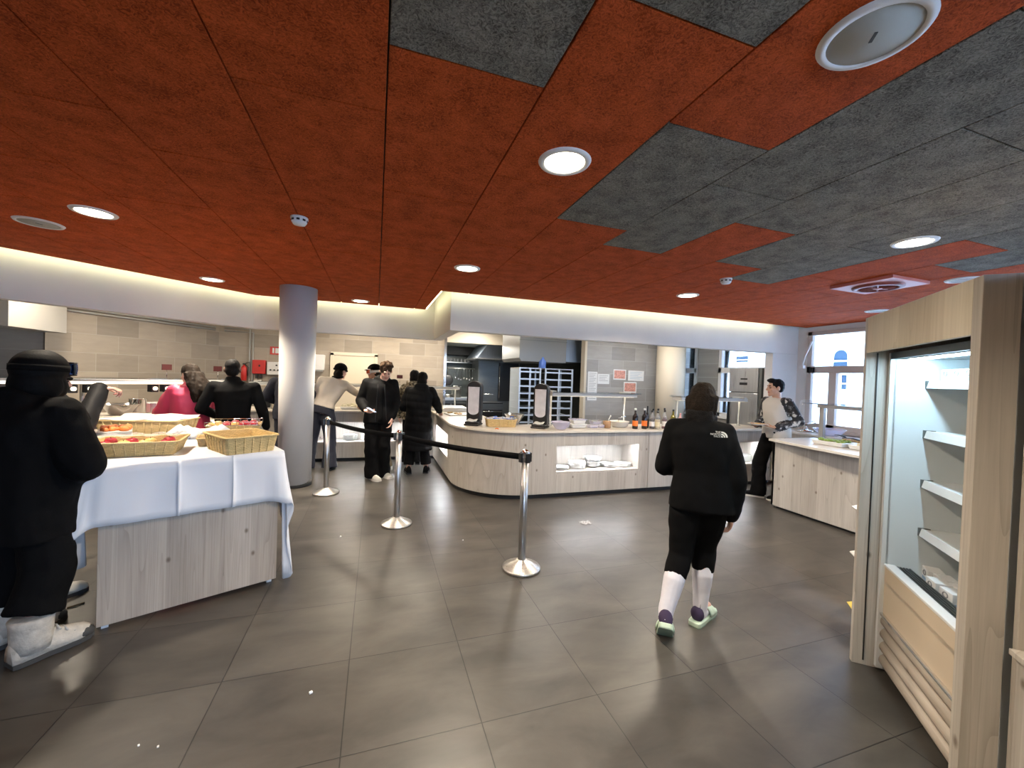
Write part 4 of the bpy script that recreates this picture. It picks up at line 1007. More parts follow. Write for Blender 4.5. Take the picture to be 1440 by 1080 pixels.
# columns
def column(name, bx, by, tx, ty, r, z1, mat):
    mb = MB(); mb.rings([[(bx + (tx - bx) * z / z1 + r * math.cos(t), by + (ty - by) * z / z1 + r * math.sin(t), z) for t in [2 * PI * k / 40 for k in range(40)]] for z in (0.0, z1)])
    o = struct(mb.build(name, [mat])); o['label'] = 'round white column'
    mb = MB(); mb.lathe([(r + .012, 0), (r + .012, .085), (r, .088)], (bx, by, 0), 40); mb.build('skirting', ['rubber'], o)
column('column', -1.03, 6.24, -.915, 5.50, .205, HC, 'column_paint')
column('column', 5.93, 7.12, 5.93, 7.12, .29, 2.76, 'cream')

# kitchen beyond
def kitchen_shell():
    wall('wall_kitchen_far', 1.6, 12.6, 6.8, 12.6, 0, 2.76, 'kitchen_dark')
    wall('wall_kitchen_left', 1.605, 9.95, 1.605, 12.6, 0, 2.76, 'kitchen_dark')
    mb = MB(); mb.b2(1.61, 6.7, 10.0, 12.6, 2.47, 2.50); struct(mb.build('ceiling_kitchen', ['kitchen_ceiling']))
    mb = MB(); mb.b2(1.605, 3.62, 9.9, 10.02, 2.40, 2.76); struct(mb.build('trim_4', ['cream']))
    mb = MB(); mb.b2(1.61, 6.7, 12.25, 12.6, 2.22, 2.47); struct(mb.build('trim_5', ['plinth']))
kitchen_shell()
# ------------------------------------------------------------------ counters
def panel_path(mb, path, z0, z1, th):
    inn = offset_path(path, th)
    for i in range(len(path) - 1):
        mb.prism([path[i], path[i + 1], inn[i + 1], inn[i]], z0, z1)
def arc(cx, cy, r, a0, a1, n=18): return [(cx + r * math.cos(math.radians(a0 + (a1 - a0) * i / n)), cy + r * math.sin(math.radians(a0 + (a1 - a0) * i / n))) for i in range(n + 1)]
NB, NT = .345, .695     # niche floor and ceiling
def niche(root, x0, x1, axis_y, depth, along='x'):
    """open lit recess; local frame of the unit (world aligned)."""
    mb = MB(); t = .018
    if along == 'x':
        y0, y1 = axis_y, axis_y + depth
        mb.b2(x0, x1, y0 + .002, y1, NB - .025, NB); mb.b2(x0, x1, y0 + .002, y1, NT, NT + t); mb.b2(x0 - t, x0, y0 + .02, y1, NB, NT); mb.b2(x1, x1 + t, y0 + .02, y1, NB, NT); mb.b2(x0, x1, y1, y1 + t, NB, NT)
    else:
        y0, y1 = axis_y, axis_y + depth
        mb.b2(y0 + .002, y1, x0, x1, NB - .025, NB); mb.b2(y0 + .002, y1, x0, x1, NT, NT + t); mb.b2(y0 + .02, y1, x0 - t, x0, NB, NT); mb.b2(y0 + .02, y1, x1, x1 + t, NB, NT); mb.b2(y1, y1 + t, x0, x1, NB, NT)
    mb.build('niche_lining', ['pine'], root)
    mb = MB()
    if along == 'x': mb.b2(x0 + .03, x1 - .03, axis_y + .03, axis_y + .05, NT - .002, NT - .0005)
    else: mb.b2(axis_y + .03, axis_y + .05, x0 + .03, x1 - .03, NT - .002, NT - .0005)
    mb.build('strip_light', ['led_cool'], root)
def front_with_hole(mb, x0, x1, h0, h1, y, th, along='x'):
    def bx(a, b, z0, z1):
        if b - a < 1e-4: return
        if along == 'x': mb.b2(a, b, y, y + th, z0, z1)
        else: mb.b2(y, y + th, a, b, z0, z1)
    bx(x0, h0, .06, .87); bx(h1, x1, .06, .87); bx(h0, h1, .06, NB - .025); bx(h0, h1, NT, .87)

# front counter, left part with the rounded corner
u1 = thing('counter_unit', 'long pale wood counter unit with rounded left corner and five plate stacks in its niche', 'counter', (2.4, 5.3, 0))
off = (-2.4, -5.3)
def sh(path, o=off): return [(x + o[0], y + o[1]) for x, y in path]
def shifted(mb, o): bmesh.ops.translate(mb.bm, verts=mb.bm.verts[:], vec=(o[0], o[1], 0)); return mb
CX, CY, CR = 1.95, 5.82, .90
path = [(1.05, 5.96)] + arc(CX, CY, CR, 180, 270)
mb = MB(); panel_path(mb, path, .06, .87, .03); front_with_hole(mb, 1.95, 3.765, 2.315, 3.60, 4.92, .03); shifted(mb, off).build('front_panel', ['pine'], u1, bevel=.002)
mb = MB(); p2 = [(1.09, 5.96)] + arc(CX, CY, CR - .04, 180, 270) + [(3.765, 4.96)]; panel_path(mb, p2, 0, .06, .02); shifted(mb, off).build('plinth', ['plinth'], u1)
mb = MB(); mb.b2(3.745, 3.765, 4.95, 5.6, .06, .87); mb.b2(1.08, 1.75, 5.94, 5.96, .06, .87); shifted(mb, off).build('side_panel', ['pine'], u1)
tmp = [o for o in bpy.data.objects]
niche(u1, 2.315, 3.60, 4.92, .42)
for o in bpy.data.objects:
    if o not in tmp: o.location = (off[0], off[1], 0)
# right part
u2 = thing('counter_unit', 'plain pale wood counter unit right of the seam, behind the person walking away', 'counter', (4.95, 5.3, 0)); off2 = (-4.95, -5.3)
mb = MB(); front_with_hole(mb, 3.773, 6.15, 5.0, 5.95, 4.92, .03); shifted(mb, off2).build('front_panel', ['pine'], u2, bevel=.002)
mb = MB(); mb.b2(3.773, 6.15, 4.96, 5.6, 0, .06); shifted(mb, off2).build('plinth', ['plinth'], u2)
mb = MB(); mb.b2(3.773, 3.79, 4.95, 5.6, .06, .87); mb.b2(6.13, 6.15, 4.95, 5.6, .06, .87); shifted(mb, off2).build('side_panel', ['pine'], u2)
tmp = [o for o in bpy.data.objects]; niche(u2, 5.0, 5.95, 4.92, .42)
for o in bpy.data.objects:
    if o not in tmp: o.location = (off2[0], off2[1], 0)
# left leg
u3 = thing('counter_unit', 'pale wood counter unit beside the long black coat, side niche facing the aisle', 'counter', (1.4, 6.8, 0)); off3 = (-1.4, -6.8)
mb = MB(); front_with_hole(mb, 5.968, 7.70, 6.08, 7.35, 1.05, .03, 'y'); shifted(mb, off3).build('front_panel', ['pine'], u3, bevel=.002)
mb = MB(); mb.b2(1.09, 1.75, 5.968, 7.70, 0, .06); shifted(mb, off3).build('plinth', ['plinth'], u3)
tmp = [o for o in bpy.data.objects]; niche(u3, 6.08, 7.35, 1.05, .40, 'y')
for o in bpy.data.objects:
    if o not in tmp: o.location = (off3[0], off3[1], 0)
# back run
u4 = thing('counter_unit', 'pale wood back counter unit with lit niche, people serving themselves in front', 'counter', (0, 8.0, 0)); off4 = (0, -8.0)
mb = MB(); front_with_hole(mb, -2.2, 1.08, -1.0, .95, 7.72, .03); shifted(mb, off4).build('front_panel', ['pine'], u4, bevel=.002)
mb = MB(); mb.b2(-2.2, 1.75, 7.76, 8.4, 0, .06); shifted(mb, off4).build('plinth', ['plinth'], u4)
tmp = [o for o in bpy.data.objects]; niche(u4, -1.0, .95, 7.72, .42)
for o in bpy.data.objects:
    if o not in tmp: o.location = (off4[0], off4[1], 0)
# continuous worktop
poly = [(-2.2, 7.68), (1.01, 7.68), (1.01, 5.82)] + arc(1.95, 5.82, .94, 180, 270)[1:] + [(6.15, 4.88), (6.15, 5.62), (1.80, 5.62), (1.80, 8.45), (-2.2, 8.45)]
mb = MB(); mb.prism([(x - 2.4, y - 5.3) for x, y in poly], .872, .902)
w = mb.build('worktop', ['top'], loc=(2.4, 5.3, 0), bevel=.004); tag(w, 'cream worktop with a rounded corner running over the front, left and back counter units', 'worktop')
# diagonal counter on the left
dg_dir = V((.734, .679)); dg_n = V((-.679, .734)); DA = math.atan2(dg_dir.y, dg_dir.x)
u5 = thing('counter_unit', 'diagonal buffet counter on the far left behind the baskets', 'counter', (-1.60, 6.37, 0), DA)
mb = MB(); mb.b2(-3.3, 0, 0, .03, .06, .87); mb.b2(-.03, 0, .03, .8, .06, .87); mb.b2(-3.3, -3.27, .03, .8, .06, .87); mb.build('front_panel', ['pine'], u5)
mb = MB(); mb.b2(-3.3, -.02, .05, .78, 0, .06); mb.build('plinth', ['plinth'], u5)
mb = MB(); mb.b2(-3.33, .02, -.04, .85, .872, .902); mb.build('counter_top', ['top'], u5, bevel=.004)
mb = MB(); mb.b2(-3.2, -.06, .30, .80, .903, 1.0); mb.build('raised_ledge', ['top'], u5, bevel=.004)
# salad island on the right
u6 = thing('salad_island', 'pale wood salad bar island with a white top, right of the aisle beside the window', 'counter', (5.38, 2.7, 0))
mb = MB(); mb.b2(-.38, -.35, -1.3, 1.27, .03, .87); mb.b2(-.38, .38, 1.24, 1.27, .03, .87); mb.b2(.35, .38, -1.3, 1.27, .03, .87); mb.b2(-.38, .38, -1.3, -1.27, .03, .87); mb.build('front_panel', ['pine'], u6, bevel=.002)
mb = MB(); mb.b2(-.34, .34, -1.26, 1.22, 0, .03); mb.build('plinth', ['plinth'], u6)
mb = MB(); mb.prism([(-.43, 1.30)] + [(-.43 - .16 * math.sin(PI * t / 20), 1.30 - 2.6 * t / 20) for t in range(1, 20)] + [(-.43, -1.32), (.42, -1.32), (.42, 1.30)], .872, .902); mb.build('counter_top', ['top_white'], u6, bevel=.004)
# low cabinet under the window carrying the juice dispenser
u7 = thing('side_cabinet', 'narrow cabinet against the window wall behind the salad island', 'cabinet', (6.42, 4.2, 0))
mb = MB(); mb.b2(-.26, .26, -1.2, .72, .06, .87); mb.build('body', ['pine'], u7); mb = MB(); mb.b2(-.24, .26, -1.18, .70, 0, .06); mb.build('plinth', ['plinth'], u7)
mb = MB(); mb.b2(-.28, .27, -1.22, .74, .872, .90); mb.build('counter_top', ['top_white'], u7)

# ------------------------------------------------------------------ plates in the niches
def plate_mesh(r):
    mb = MB(); mb.lathe([(r * .55, 0), (r * .60, 0), (r * .95, .012), (r, .014), (r * .99, .018), (r * .62, .006), (.001, .005)], n=30, cap=True)
    me = bpy.data.meshes.new('dinner_plate'); bmesh.ops.recalc_face_normals(mb.bm, faces=mb.bm.faces[:]); mb.bm.to_mesh(me); mb.bm.free(); me.materials.append(M['porcelain']); return me
def bowl_mesh(r):
    mb = MB(); mb.lathe([(r * .45, 0), (r * .7, .014), (r, .040), (r * .985, .042), (r * .66, .018), (.001, .006)], n=28)
    me = bpy.data.meshes.new('bowl'); bmesh.ops.recalc_face_normals(mb.bm, faces=mb.bm.faces[:]); mb.bm.to_mesh(me); mb.bm.free(); me.materials.append(M['porcelain']); return me
PLM, BWM = plate_mesh(.125), bowl_mesh(.108)
def stack(x, y, n, where, grp, me=PLM, dz=.0115, z=NB + .0005, kind='plate', nm='dinner_plate', col='white'):
    for i in range(n):
        o = bpy.data.objects.new(nm, me); COL.objects.link(o); o.location = (x + random.uniform(-.002, .002), y + random.uniform(-.002, .002), z + i * dz); o.rotation_euler = (0, 0, random.uniform(0, 6))
        pos = 'lone' if n == 1 else 'topmost' if i == n - 1 else 'bottom' if i == 0 else ORD[i] + ' up'
        tag(o, '%s %s, %s in %s' % (col, kind, pos, where), kind, grp)
st = [(2.62, 5.13, 3, 'the low left-end stack of the lit front niche', PLM, .0115, 'dinner_plate', 'plate'), (2.81, 5.16, 8, 'the second stack from the left, lit front niche', PLM, .0115, 'dinner_plate', 'plate'),
      (3.09, 5.14, 3, 'the tallest middle stack in the lit front niche', PLM, .0115, 'dinner_plate', 'plate'), (3.36, 5.17, 4, 'the fourth stack from the left, lit front niche', PLM, .0115, 'dinner_plate', 'plate'), (3.62, 5.12, 4, 'the right-end stack of the lit front niche', PLM, .0115, 'dinner_plate', 'plate')]
st[0] = (2.45, 5.10) + st[0][2:]; st[1] = (2.72, 5.12) + st[1][2:]; st[3] = (3.24, 5.14) + st[3][2:]; st[4] = (3.47, 5.12) + st[4][2:]
stack(2.98, 5.13, 4, 'the bowls of the tallest middle stack, lit front niche', 'bowls under the plates in the front niche', BWM, .022, kind='bowl', nm='soup_bowl')
for x, y, n, wh, me, dz, nm, kd in (st[0], st[1], st[3], st[4]): stack(x, y, n, wh, 'plates in the front niche', me, dz, kind=kd, nm=nm)
stack(2.98, 5.13, 3, 'the plates topping the tallest middle stack, front niche', 'plates in the front niche', z=NB + .1105)
stack(5.53, 5.10, 9, 'the left stack in the far right niche', 'plates in the far right niche'); stack(5.80, 5.14, 9, 'the right stack in the far right niche', 'plates in the far right niche')
stack(-.42, 7.92, 9, 'the back counter stack by the cream sweater', 'plates in the back niche'); stack(-.12, 7.94, 8, 'the back counter stack left of the boy', 'plates in the back niche'); stack(.42, 7.92, 6, 'the back counter stack right of the boy', 'plates in the back niche')
for i, (y, n) in enumerate(((6.26, 4), (6.56, 4), (6.86, 3))): stack(1.24, y, n, ['the side niche stack nearest the rounded corner', 'the middle stack of the side niche', 'the side niche stack nearest the long coat'][i], 'bowls in the side niche', BWM, .03, kind='bowl', nm='soup_bowl')
# ------------------------------------------------------------------ foreground serving table
TD, TN = V((.908, .419)), V((-.419, .908)); TA = math.atan2(.419, .908)
TO = V((-1.514, 2.988))
def T(x, y, z=0): p = TO + TD * x + TN * y; return V((p.x, p.y, z))
TZ = .982
t = thing('serving_table', 'pale wood serving table under a white cloth, left foreground, carrying the bread baskets', 'table', (TO.x, TO.y, 0), TA)
mb = MB(); mb.b2(0, .935, 0, .022, .035, .95); mb.build('front_panel', ['tablewood'], t, bevel=.001)
mb = MB(); mb.b2(.935 - .022, .935, .022, 1.55, .035, .95); mb.build('side_panel', ['tablewood'], t)
mb = MB(); mb.b2(-.07, .955, -.012, 1.58, .95, .975); mb.build('tabletop', ['tablewood'], t, bevel=.003)
for x, y in ((.035, .06), (.90, .06), (.035, 1.5), (.90, 1.5)):
    mb = MB(); mb.b2(x - .016, x + .016, y - .016, y + .016, 0, .95); mb.build('leg', ['whiteplastic'], t)
# cloth: flat top and a draped skirt with low corners
def cloth():
    mb = MB(); zt = TZ
    def cat(P, t):
        n = len(P) - 1; i = min(int(t), n - 1); f = t - i
        p0, p1, p2, p3 = P[max(i - 1, 0)], P[i], P[i + 1], P[min(i + 2, n)]
        return 0.5 * ((2 * p1) + (p2 - p0) * f + (2 * p0 - 5 * p1 + 4 * p2 - p3) * f * f + (3 * p1 - p0 - 3 * p2 + p3) * f ** 3)
    # (top point, bottom point) round the table, starting at the back left
    C = [(T(-.08, 1.59, zt), T(-.10, 1.60, .66)), (T(-.08, 1.0, zt), T(-.12, 1.0, .64)), (T(-.08, .5, zt), T(-.11, .5, .60)), (T(-.08, .22, zt), T(-.10, .26, .42)), (T(-.08, .08, zt), T(-.05, .14, .37)), (T(-.08, .02, zt), T(-.145, .06, .39)),
         (T(-.08, -.016, zt), T(-.155, -.03, .545)), (T(-.05, -.02, zt), T(-.10, -.05, .585)), (T(0, -.02, zt), T(-.03, -.03, .635)), (T(.1, -.02, zt), T(.08, -.028, .634)), (T(.32, -.02, zt), T(.32, -.030, .632)), (T(.36, -.02, zt), T(.36, -.040, .632)), (T(.40, -.02, zt), T(.40, -.028, .632)), (T(.62, -.02, zt), T(.62, -.030, .631)), (T(.65, -.02, zt), T(.65, -.042, .631)), (T(.68, -.02, zt), T(.68, -.030, .631)),
         (T(.86, -.02, zt), T(.87, -.028, .628)), (T(.94, -.02, zt), T(.965, -.055, .60)), (T(.965, -.01, zt), T(1.035, -.03, .56)), (T(.965, .01, zt), T(1.0, .01, .30)), (T(.965, .03, zt), T(1.05, .02, .03)), (T(.965, .06, zt), T(.985, .04, .006)), (T(.965, .10, zt), T(1.06, .10, .10)), (T(.965, .2, zt), T(1.02, .22, .40)), (T(.965, .5, zt), T(1.01, .5, .60)), (T(.965, 1.0, zt), T(.99, 1.0, .63)), (T(.965, 1.59, zt), T(.98, 1.6, .66))]
    m = (len(C) - 1) * 5; top = []; rows = [[] for _ in range(9)]
    for i in range(m + 1):
        s = i / 5; a = cat([c[0] for c in C], s); b = cat([c[1] for c in C], s)
        for j in range(9):
            f = j / 8; p = a.lerp(b, f); out = V((p.x, p.y, 0)) - T(.45, .7); out.z = 0
            if out.length: p += out.normalized() * (.010 * math.sin(f * PI) * math.sin(s * 2.4) + .004 * f * math.sin(s * 7))
            if f == 0: p = a + V((0, 0, 0))
            rows[j].append(p)
    mb.grid(rows)
    b0 = rows[0]; nx = 16
    # top sheet: strips between left-edge and right-edge points
    g = []
    for i in range(20):
        y = -.02 + 1.61 * i / 19
        g.append([T(-.08 + 1.045 * j / nx, y, zt + .0006 * math.sin(j * 2.1) + .0006 * math.sin(i * 1.7)) for j in range(nx + 1)])
    mb.grid(g)
    o = mb.build('tablecloth', ['cloth'], solid=.0025, fix=True); tag(o, 'white tablecloth draped over the wooden serving table, corners hanging to the floor', 'tablecloth')
cloth()
ZT = TZ + .003

# ------------------------------------------------------------------ wicker baskets
def basket(name, label, x, y, z, rz, lx, ly, h, flare=1.14, mat='wicker', rim='wicker2', ribs=True, wire=False, th=.008):
    b = thing(name, label, 'basket', (x, y, z), rz, None)
    mb = MB()
    def rect(sx, sy, z, r=.02, n=4):
        P = []
        for cx, cy, a0 in ((sx - r, sy - r, 0), (-sx + r, sy - r, 90), (-sx + r, -sy + r, 180), (sx - r, -sy + r, 270)):
            P += [(cx + r * math.cos(math.radians(a0 + 90 * k / n)), cy + r * math.sin(math.radians(a0 + 90 * k / n)), z) for k in range(n + 1)]
        return P
    bx, by = lx / 2 / flare, ly / 2 / flare
    R = [rect(bx, by, .0), rect(bx * (1 + (flare - 1) * .5), by * (1 + (flare - 1) * .5), h * .5), rect(lx / 2, ly / 2, h), rect(lx / 2 - th, ly / 2 - th, h), rect(bx - th, by - th, .012)]
    mb.rings(R, True, False); wb = mb
    mb = MB(); mb.tube(rect(lx / 2 + .001, ly / 2 + .001, h), .008 if not wire else .0035, 6, True); r = mb.build('rim', [rim if not wire else 'chrome'], b)
    if ribs:
        mb = wb; mb.mi = 1; n = max(5, int(lx / .055)); m = max(4, int(ly / .055))
        for i in range(1, n):
            u = -1 + 2 * i / n
            for s in (-1, 1): mb.tube([(u * bx * .97, s * (by + .001), .004), (u * lx / 2 * .97, s * (ly / 2 + .001), h)], .0045, 5)
        for i in range(1, m):
            u = -1 + 2 * i / m
            for s in (-1, 1): mb.tube([(s * (bx + .001), u * by * .95, .004), (s * (lx / 2 + .001), u * ly / 2 * .95, h)], .0045, 5)
    wb.build('woven_body', [mat, rim], b)
    if wire:
        mb = MB(); n = 8
        for s in (-1, 1):
            mb.tube([(-lx / 2, s * ly / 2, h), (-lx / 2, s * ly / 2, h + .03), (lx / 2, s * ly / 2, h + .03), (lx / 2, s * ly / 2, h)], .0028, 6)
            for i in range(n): mb.tube([(-lx / 2 + lx * (i + .5) / n, s * ly / 2, h), (-lx / 2 + lx * (i + .5) / n, s * ly / 2, h + .03)], .002, 5)
        mb.build('wire_rail', ['chrome'], b)
    return b
b1 = basket('wicker_basket', 'wicker basket of apples and rolls at the front left of the serving table', -1.53, 3.43, ZT, .17, .50, .34, .09)
b2_ = basket('wicker_basket', 'empty pale wicker basket with wire handles at the front right corner of the serving table', -.935, 3.47, ZT, .62, .34, .42, .118, 1.12, 'wicker', 'wicker', True)
mb = MB(); [mb.tube([(-.05, s * .2, .105), (-.05, s * .235, .115), (.05, s * .235, .115), (.05, s * .2, .105)], .003, 6) for s in (1,)]; plabel(mb.build('handle', ['chrome'], b2_), 'thin wire handle')
b3 = basket('wicker_basket', 'large wicker basket at the back left of the serving table, under a paper sheet', -1.84, 4.30, ZT, -.13, .60, .34, .135, 1.12, 'wicker2', 'wicker2')
b4 = basket('wicker_basket', 'wire-railed wicker basket heaped with red apples at the back of the serving table', -1.24, 4.42, ZT, .16, .42, .30, .08, 1.18, 'wicker', 'wicker', True, True)
b5 = basket('wicker_basket', 'small low wicker basket between the two front baskets on the serving table', -1.17, 3.74, ZT, .28, .24, .20, .06, 1.1, 'wicker2', 'wicker2')
def apple(x, y, z, r, mat, label, grp):
    o = thing('apple', label, 'apple', (x, y, z), random.uniform(0, 6), grp)
    mb = MB(); mb.lathe([(.12 * r, -.86 * r), (.55 * r, -.80 * r), (.92 * r, -.35 * r), (1.0 * r, .15 * r), (.80 * r, .68 * r), (.45 * r, .86 * r), (.15 * r, .74 * r), (.02 * r, .62 * r)], n=18); mb.build('flesh', [mat], o)
    mb = MB(); mb.tube([(0, 0, .6 * r), (.05 * r, 0, 1.05 * r)], .0022, 5); mb.build('stalk', ['stalk'], o)
rn = random.Random(5)
def heap(b, n, lx, ly, z0, r, desc, grp, golds):
    k = 0; cells = []
    nx = int(math.ceil(n / 2))
    for j in range(2):
        for i in range(nx):
            cells.append((-lx / 2 + lx * (i + .5) / nx, (-.5 + j) * ly * .5))
    a = b.rotation_euler[2]
    for i, (u, v) in enumerate(cells[:n]):
        p = rot2((u + rn.uniform(-.006, .006), v + rn.uniform(-.006, .006)), a); row = 'front' if i < nx else 'back'; idx = i % nx
        gold = i in golds
        apple(b.location.x + p[0], b.location.y + p[1], b.location.z + z0 + rn.uniform(-.004, .006), r * rn.uniform(.93, 1.05), 'apple_gold' if gold else 'apple_red', '%s apple, %s in the %s row of %s' % ('golden' if gold else 'red', ORD[idx] + ' from the left', row, desc), grp)
heap(b4, 10, .36, .22, .068, .036, 'the wire-railed back basket', 'apples in the back basket', (0, 2, 5))
heap(b1, 8, .42, .24, .062, .037, 'the front left basket', 'apples in the front basket', (1, 2, 6))
mb = MB(); g = [[(-.30 + .60 * i / 10, -.17 + .34 * j / 6, .142 + .006 * math.sin(i * 1.3 + j) + (.02 if j == 6 else 0)) for i in range(11)] for j in range(7)]; mb.grid(g)
pp = mb.build('paper_sheet', ['paper'], solid=.001, loc=(-1.84, 4.30, ZT), rz=-.13); tag(pp, 'white paper sheet over the large back left basket', 'paper')
mb = MB(); 
for i in range(7): mb.tube([(-.16 + .05 * i, -.04 + .03 * math.sin(i * 2), .02 + .02 * math.sin(i * 1.7)), (-.13 + .05 * i, .05, .05 + .02 * math.cos(i)), (-.1 + .05 * i, .1, .02)], .035, 8)
nk = mb.build('napkin_bundle', ['cloth'], loc=(-1.42, 4.05, ZT + .01)); tag(nk, 'bunched white cloth napkin between the back baskets', 'napkin')
# film lying over the front-left basket
mb = MB(); mb.grid([[(-.24 + .48 * i / 12, -.18 + .36 * j / 8, .112 + .010 * math.sin(i * 1.9 + j * .7) + .008 * math.sin(j * 2.3)) for i in range(13)] for j in range(5, 9)]); f = mb.build('plastic_film', [clearplastic('cling_film', (.9, .9, .92), .22)], loc=(-1.53, 3.43, ZT), rz=.17); tag(f, 'crumpled clear film over the back of the front left basket', 'film')
# grey tray with orange pieces
tr = thing('food_tray', 'grey tray of orange carrot pieces at the left end of the serving table', 'tray', (-1.868, 3.87, ZT), .42)
mb = MB(); mb.box((0, 0, .05), (.19, .24, .10)); mb.build('tray', ['greyplastic'], tr, bevel=.006)
mb = MB(); [mb.ball((rn.uniform(-.075, .075), rn.uniform(-.10, .10), .108), rn.uniform(.016, .026)) for _ in range(26)]; f = mb.build('carrot_pieces', ['carrot'], tr); f['kind'] = 'stuff'

# ------------------------------------------------------------------ queue barriers
def stanchion(x, y, to, label):
    s = thing('queue_barrier', label, 'barrier post', (x, y, 0), 0)
    mb = MB(); mb.lathe([(.158, 0), (.160, .018), (.155, .024), (.045, .075), (.036, .082), (.001, .083)], n=40); mb.build('base', ['steel'], s)
    mb = MB(); mb.lathe([(.0315, .08), (.0315, .90)], n=28); mb.build('post', ['steel_v'], s)
    mb = MB(); mb.lathe([(.036, .895), (.037, .90), (.037, .965), (.030, .985), (.014, .998), (.001, 1.0)], n=28); mb.build('head', ['chrome'], s)
    mb = MB(); [mb.box((.042 * math.cos(a), .042 * math.sin(a), .93), (.022, .036, .075), a) for a in (.2, PI / 2 + .2, PI + .2, -PI / 2 + .2)]; mb.build('belt_slot', ['black'], s)
    if to:
        d = V((to[0] - x, to[1] - y, 0)); n = 12; u = d.normalized(); pts = []
        g = [[V((0, 0, 0)) + u * .045 + (d - u * .09) * i / n + V((0, 0, .93 - .02 * math.sin(PI * i / n) + z)) for i in range(n + 1)] for z in (-.026, .026)]
        mb = MB(); mb.grid(g); mb.build('belt', ['fab_black'], s, solid=.002)
    return s
S1, S2, S3 = (1.19, 3.14), (.245, 4.40), (-.578, 5.72)
stanchion(*S1, None, 'brushed steel barrier post nearest the camera, at the right end of the belt line')
stanchion(*S2, S1, 'brushed steel barrier post in the middle of the belt line')
stanchion(*S3, S2, 'brushed steel barrier post at the far end of the belt line, by the white column')

# ------------------------------------------------------------------ items on the front counter
CT = .903
def dispenser(x, y, rz, label):
    d = thing('napkin_dispenser', label, 'dispenser', (x, y, CT), rz)
    mb = MB(); mb.b2(-.105, .105, -.16, .09, 0, .025); mb.b2(-.095, .095, -.15, .075, .025, .055); mb.build('base', ['black'], d, bevel=.012)
    P = [(-.10, .055), (.10, .055), (.105, .53)] + [(.105 * math.cos(a), .53 + .085 * math.sin(a)) for a in [PI * j / 12 for j in range(1, 12)]] + [(-.105, .53)]
    mb = MB(); mb.rings([[(p[0], -.055, p[1]) for p in P], [(p[0], .075, p[1]) for p in P]], True, False); mb.build('housing', ['black'], d, bevel=.012)
    Q = [(-.076, .20)] + [(.076 * math.cos(a), .20 + .055 * math.sin(a)) for a in [PI + PI * j / 10 for j in range(1, 10)]] + [(.076, .20), (.080, .535), (-.080, .535)]
    mb = MB(); mb.rings([[(p[0], -.063, p[1]) for p in Q], [(p[0], -.053, p[1]) for p in Q]], True, False); mb.build('silver_window', ['window_insert'], d)
    mb = MB(); mb.grid([[(-.07 + .14 * i / 6, -.14 + .085 * j / 3, .058 + .025 * j / 3 + .006 * math.sin(i * 1.4)) for i in range(7)] for j in range(4)]); mb.build('napkin', ['paper'], d, solid=.004)
    return d
d1 = dispenser(1.33, 5.60, -.52, 'black napkin dispenser tower on the left, nearer the coat, on the front counter')
d2 = dispenser(2.20, 5.24, -.68, 'black napkin dispenser tower beside the clear plastic bowls on the front counter')
b6 = basket('wicker_basket', 'yellow wicker basket of blue sachets between the two napkin dispensers', 1.67, 5.43, CT, -.12, .42, .26, .10, 1.1, 'wicker', 'wicker2')
rn = random.Random(9)
for i in range(14):
    a = -.12; u, v = -.16 + .32 * (i % 7) / 6, -.07 + .14 * (i // 7); p = rot2((u, v), a)
    mb = MB(); mb.box((0, 0, 0), (.055, .085, .012), rot=Matrix.Rotation(rn.uniform(-.6, .6), 3, 'X') @ Matrix.Rotation(rn.uniform(0, 3), 3, 'Z')); mb.mi = 1; mb.box((0, 0, 0.001), (.03, .05, .0135), rot=Matrix.Rotation(rn.uniform(-.3, .3), 3, 'X'))
    s = mb.build('sachet', ['bluepack' if i % 2 else 'paper', 'label' if i % 2 else 'bluepack'], loc=(1.67 + p[0], 5.43 + p[1], CT + .10 + rn.uniform(0, .012)), bevel=.003); tag(s, 'small blue and white sachet in the yellow basket between the napkin dispensers', 'sachet', 'sachets in the yellow basket')
def lathe_thing(name, label, cat, x, y, z, parts, grp=None, n=24, sx=1, sy=1):
    o = thing(name, label, cat, (x, y, z), 0, grp)
    for nm, mat, prof in parts:
        mb = MB(); mb.lathe(prof, n=n, sx=sx, sy=sy); mb.build(nm, [mat], o)
    return o
lathe_thing('mixing_bowl', 'shiny metal bowl behind the yellow basket on the front counter', 'bowl', 1.95, 5.66, CT, [('bowl', 'chrome', [(.05, 0), (.08, .02), (.15, .145), (.155, .15), (.147, .147), (.075, .026), (.001, .02)])])
lathe_thing('plastic_bowl', 'clear lilac plastic bowl just right of the second napkin dispenser', 'bowl', 2.41, 5.04, CT, [('bowl', 'lilac', [(.05, 0), (.075, .01), (.135, .10), (.14, .105), (.132, .103), (.07, .016), (.001, .012)])])
def tub(name, label, x, y, z, lx, ly, h, mat, lid=None, rz=0, cat='container'):
    o = thing(name, label, cat, (x, y, z), rz)
    mb = MB(); mb.box((0, 0, h / 2), (lx, ly, h), taper=.82); mb.build('tub', [mat], o, bevel=.012)
    if lid: mb = MB(); mb.b2(-lx / 2 - .006, lx / 2 + .006, -ly / 2 - .006, ly / 2 + .006, h, h + .014); mb.build('lid', [lid], o, bevel=.005)
    return o
tub('food_container', 'low clear lilac container beside the plastic bowl on the front counter', 2.54, 5.22, CT, .16, .12, .055, 'lilac')
tub('food_container', 'white lidded container, lower of two stacked beside the clear bowl', 2.74, 5.20, CT, .24, .17, .045, 'whiteplastic', 'whiteplastic')
tub('food_container', 'white lidded container, upper of two stacked beside the clear bowl', 2.75, 5.20, CT + .06, .21, .15, .055, 'whiteplastic', 'lilac')
